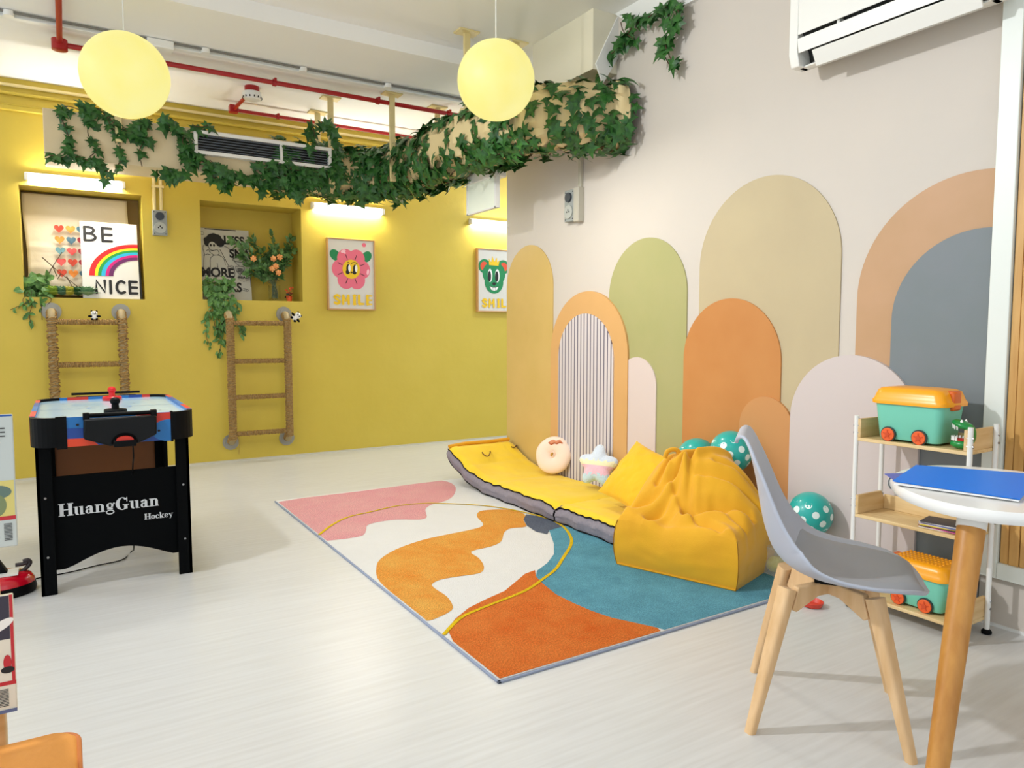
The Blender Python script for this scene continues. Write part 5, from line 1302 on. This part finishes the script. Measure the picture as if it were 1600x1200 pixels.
cb = mat('marking_blue', (70, 130, 190), .4); a.ring(0, 0, .10, .10, .005, .005, cb); a.rect(-w2+.02, -.003, w2-.02, .003, cb); a.ring(0, -l2+.02, .12, .10, .005, .005, cb, 10, 170); a.ring(0, l2-.02, .12, .10, .005, .005, cb, 190, 350)
for q in ((-.2, -.3), (.2, -.3), (-.2, .3), (.2, .3), (-.1, .1), (.12, .15)): a.ell(q[0], q[1], .006, .006, M_dark)
a.build('markings', pf)
MB().prism(P, (hc, Vector((1, 0, 0)), Vector((0, 1, 0)), Vector((0, 0, 1))), HB+.004, .70).build('underside', M_blackm, t, smooth=False)
# goal box
gb = MB().prism([(.055, .775), (.052, .69), (.15, .652), (.25, .652), (.335, .69), (.337, .775)], (Vector((0, HY0-.001, 0)), Vector((1, 0, 0)), Vector((0, 0, 1)), Vector((0, -1, 0))), 0, .05).build('goal_box', mat('goal_black', (9, 13, 16), .4, .2), t, bevel=.008)
MB().tube([(.055, HY0-.02, .788), (.337, HY0-.02, .788)], .009, 10).build('goal_bar', M_black, gb)
for x in (.065, .327): MB().box((x-.012, HY0-.04, .77), (x+.012, HY0, .80)).build('goal_clip', M_black, gb, bevel=.003)
fg = (Vector((0, HY0-.052, 0)), Vector((1, 0, 0)), Vector((0, 0, 1)), Vector((0, -1, 0)))
MB().prism([(.207+.052*math.cos(PI*k/16), .662+.045*math.sin(PI*k/16)) for k in range(17)], fg, -.004, .003).build('puck_return', M_blackm, gb)
MB().prism([(.207+.034*math.cos(PI*k/16), .676+.018*math.sin(PI*k/16)) for k in range(17)], fg, .003, .02).build('red_disc', M_hr, gb)
MB().box((.163, HY0-.085, .650), (.25, HY0-.05, .676)).build('puck_tray', M_black, gb, bevel=.003)
gb2 = MB().box((.04, HY1, .68), (.345, HY1+.04, .785)).build('goal_box', M_black, t, bevel=.008)
MB().tube([(.02, HY1, .80), (.36, HY1, .80)], .007, 10).build('goal_bar', M_black, gb2)
# legs
for (x0, x1) in ((-.127, -.068), (.42, .478)):
    for yy, d in ((3.66, 1), (4.60, -1)):
        mb = MB().box((x0, yy, 0), (x1, yy+.014, HB+.01)); xo = x0 if x0 < 0 else x1-.014; mb.box((xo, min(yy, yy+d*.08), 0), (xo+.014, max(yy+.014, yy+d*.08), HB+.01)); lg = mb.build('leg', M_blackm, t, bevel=.002)
        if d > 0:
            sw = MB()
            for z_ in (.43, .17): sw.tube([((x0+x1)/2, yy-.003, z_), ((x0+x1)/2, yy, z_)], .005, 8)
            sw.build('screws', M_steel, lg)
def endpanel(y_, m_, lettering):
    P = [(-.07, .515), (.425, .515), (.425, .10), (.40, .10)]
    for k in range(13): f = k/12; P.append((.37-(.37-.0)*f, .112+.055*math.sin(PI*f)))
    P += [(-.035, .10), (-.07, .10)]
    pn = MB().prism(P, (Vector((0, y_, 0)), Vector((1, 0, 0)), Vector((0, 0, 1)), Vector((0, -1, 0))), -.012, 0).build('end_panel', m_, t, smooth=False)
    if lettering:
        a = Art((Vector((-.052, y_, .337)), Vector((1, 0, 0)), Vector((0, 0, 1)), Vector((0, -1, 0))), .0002, .0008)
        LW = mat('lettering_silver', (214, 218, 222), .35); slabtext(a, 'HuangGuan', 0, 0, .056, LW, .955)
        a.build('lettering', pn)
        a = Art((Vector((.283, y_, .277)), Vector((1, 0, 0)), Vector((0, 0, 1)), Vector((0, -1, 0))), .0002, .0008); slabtext(a, 'Hockey', 0, 0, .0275, LW, .94); a.build('lettering', pn)
endpanel(3.69, M_blackm, True); endpanel(4.62, mat('panel_brown', (116, 66, 18), .6), False)
for (px, py, zz, col_, lab_) in ((181, 664, .7685, M_black, 'black air hockey striker on the playing surface nearer the front goal'), (175, 620, .7685, mat('striker_red', (214, 18, 26), .3), 'red air hockey striker at the far end of the playing surface')):
    q = onz(zz, px, py)
    if q.y < 3.72: q = Vector((q.x, 3.80, zz)); q.x = ony(3.80, px, 655).x
    if q.y > 4.6: q = Vector((ony(4.55, px, 620).x, 4.55, zz))
    s_ = thing('air_hockey_striker', lab_, 'striker', q)
    MB().lathe([(.0, 0), (.046, 0), (.048, .004), (.048, .018), (.044, .022), (.038, .02), (.03, .012), (.018, .012), (.016, .02), (.015, .045), (.02, .05), (.0215, .058), (.019, .068), (.01, .075), (0, .077)], 28, (0, 0, 0)).build('body', col_, s_, local=True)
# cable
cb_ = [Vector((.236, HY0-.07, .66)), Vector((.238, HY0-.055, .60)), Vector((.24, 3.64, .54)), Vector((.24, 3.75, .4)), Vector((.24, 3.76, .15)), onz(.006, 205, 862), onz(.006, 190, 875), onz(.006, 150, 884), onz(.006, 110, 894), onz(.006, 66, 902), onz(.006, 30, 909), onz(.006, 10, 903), onz(.006, -10, 900)]
tag(MB().tube(catmull(cb_, 8, False), .0032, 6).build('power_cable', M_black, origin=cb_[9]), 'thin black power cable from the hockey table across the floor', 'cable')

# ------------------------------------------------------------------ left edge things
q = onz(0, -12, 930)
t = thing('oval_toy', 'red and black oval toy with hooked arms on the floor at the left edge', 'toy', (q.x, q.y, 0))
MB().lathe([(.16, .0), (.165, .02), (.16, .045)], 40, q, sy=.7).build('lower_rim', M_black, t)
MB().lathe([(.16, .045), (.158, .06), (.145, .078), (.12, .09), (0, .094)], 40, q, sy=.7).build('red_shell', mat('glossy_red', (206, 14, 40), .15, coat=.6), t)
MB().box((q.x-.02, q.y-.07, .092), (q.x+.10, q.y+.03, .098)).build('white_plate', M_wplastic, t)
MB().add([(q.x-.1, q.y-.03, .096), (q.x+.06, q.y-.03, .096), (q.x+.06, q.y+.02, .096), (q.x-.1, q.y+.02, .096), (q.x-.05, q.y-.02, .18), (q.x+.02, q.y-.02, .18), (q.x+.02, q.y, .18), (q.x-.05, q.y, .18)], [(0, 1, 5, 4), (1, 2, 6, 5), (2, 3, 7, 6), (3, 0, 4, 7), (4, 5, 6, 7)]).build('stand', M_black, t)
for P in ([(24, 883), (36, 881), (43, 878), (37, 876)], [(24, 896), (35, 892), (44, 884), (47, 878), (43, 875), (36, 877)]):
    MB().tube(catmull([ony(q.y, *p) for p in P], 5, False), .009, 8).build('hook', mat('hook_dark', (52, 44, 46), .5), t)
# book rack with two picture books
t = thing('book_rack', 'pale wooden display rack mostly outside the left edge', 'rack', (-.35, 1.6, 0))
MB().box((-.145, 1.565, 0), (-.1185, 1.60, .70)).build('upright', M_wood, t, bevel=.003); MB().box((-.66, 1.565, 0), (-.63, 1.60, 1.0)).build('upright', M_wood, t, bevel=.003)
for z_ in (.452, .755): MB().box((-.66, 1.525, z_), (-.135, 1.60, z_+.012)).build('ledge', M_wood, t, bevel=.002)
def book(x1, z0, z1, label, shapes, rot=.0):
    fr = (Vector((x1-.24, 1.535, z0)), Vector((1, 0, 0)), Vector((0, .03, z1-z0)).normalized(), Vector((0, -(z1-z0), .03)).normalized())
    t = thing('picture_book', label, 'book', (x1-.12, 1.54, z0)); W_, H_ = .24, z1-z0
    MB().prism([(0, 0), (W_, 0), (W_, H_), (0, H_)], fr, -.012, 0).build('cover', shapes[0], t, bevel=.002)
    a = Art(fr, .0002, .0004); shapes[1](a, W_, H_); a.build('cover_art', t)
def art1(a, W_, H_):
    a.rect(W_-.03, H_-.004, W_-.001, H_-.001, mat('cv_blue', (40, 90, 170), .4)); a.rect(W_-.034, .048, W_-.002, .118, mat('cv_yel', (222, 208, 120), .5)); a.layer()
    a.rect(W_-.04, .048, W_-.001, .055, mat('cv_red', (196, 30, 40), .4)); a.ell(W_-.028, .098, .022, .012, mat('cv_greygreen', (98, 122, 110), .5)); a.ell(W_-.03, .075, .016, .02, mat('cv_green', (126, 140, 96), .5))
    for k in range(12): a.rect(W_-.019, .012+k*.0026, W_-.007, .0132+k*.0026, C_blk)
    for k in range(3): a.rect(W_-.03, H_-.04+k*.007, W_-.012, H_-.038+k*.007, C_blk)
def art2(a, W_, H_):
    a.rect(W_-.006, .05, W_-.001, H_-.001, mat('cv_red', (196, 30, 40), .4)); a.rect(0, .048, W_, .055, mat('cv_red', (196, 30, 40), .4)); a.rect(W_-.05, H_*.62, W_-.0065, H_-.002, mat('cv_plum', (46, 40, 58), .4)); a.layer()
    a.ell(W_-.02, H_*.74, .022, .008, C_wht, a=.5); a.ell(W_-.012, H_*.42, .006, .014, mat('cv_red', (196, 30, 40), .4)); a.ell(W_-.012, H_*.36, .01, .006, C_blk)
    for k in range(12): a.rect(W_-.026, .012+k*.0026, W_-.012, .0132+k*.0026, C_blk)
    a.rect(0, .0, W_, .006, mat('cv_bluegrey', (96, 110, 150), .4))
book(-.085, .768, 1.004, 'white picture book with barcode standing on the upper rack ledge at the left edge', (mat('cover_white', (200, 208, 204), .4), art1))
book(-.098, .467, .676, 'cream picture book with red border on the lower rack ledge at the left edge', (mat('cover_cream', (232, 226, 208), .3), art2))
# pouf
t = thing('orange_pouf', 'orange upholstered pouf with piped edges in the bottom left corner', 'pouf', (-.25, 1.2, 0))
mp_ = mat('pouf_orange', (240, 164, 78), .6, .3, bump=.1, bscale=90); mb = MB(); g_ = []
pw, pl = .24, .24; pc = Vector((-.004-pw, 1.456-pl, 0))
for (q, z) in ((.97, .0), (1, .02), (1.0, .40), (1.0, .425), (.985, .443), (.95, .452), (.6, .462), (.01, .466)): g_.append([pc+Vector((x*q, y_*q, z)) for x, y_ in rrect(pw, pl, .035, 8)])
mb.grid(g_, closev=True); mb.add(g_[0][::-1], [tuple(range(len(g_[0])))]); mb.build('cushion', mp_, t, sharp=60)
MB().tube([pc+Vector((x*.99, y_*.99, .44)) for x, y_ in rrect(pw, pl, .035, 8)], .005, 8, closed=True).build('piping', mat('pouf_piping', (206, 120, 50), .6), t)
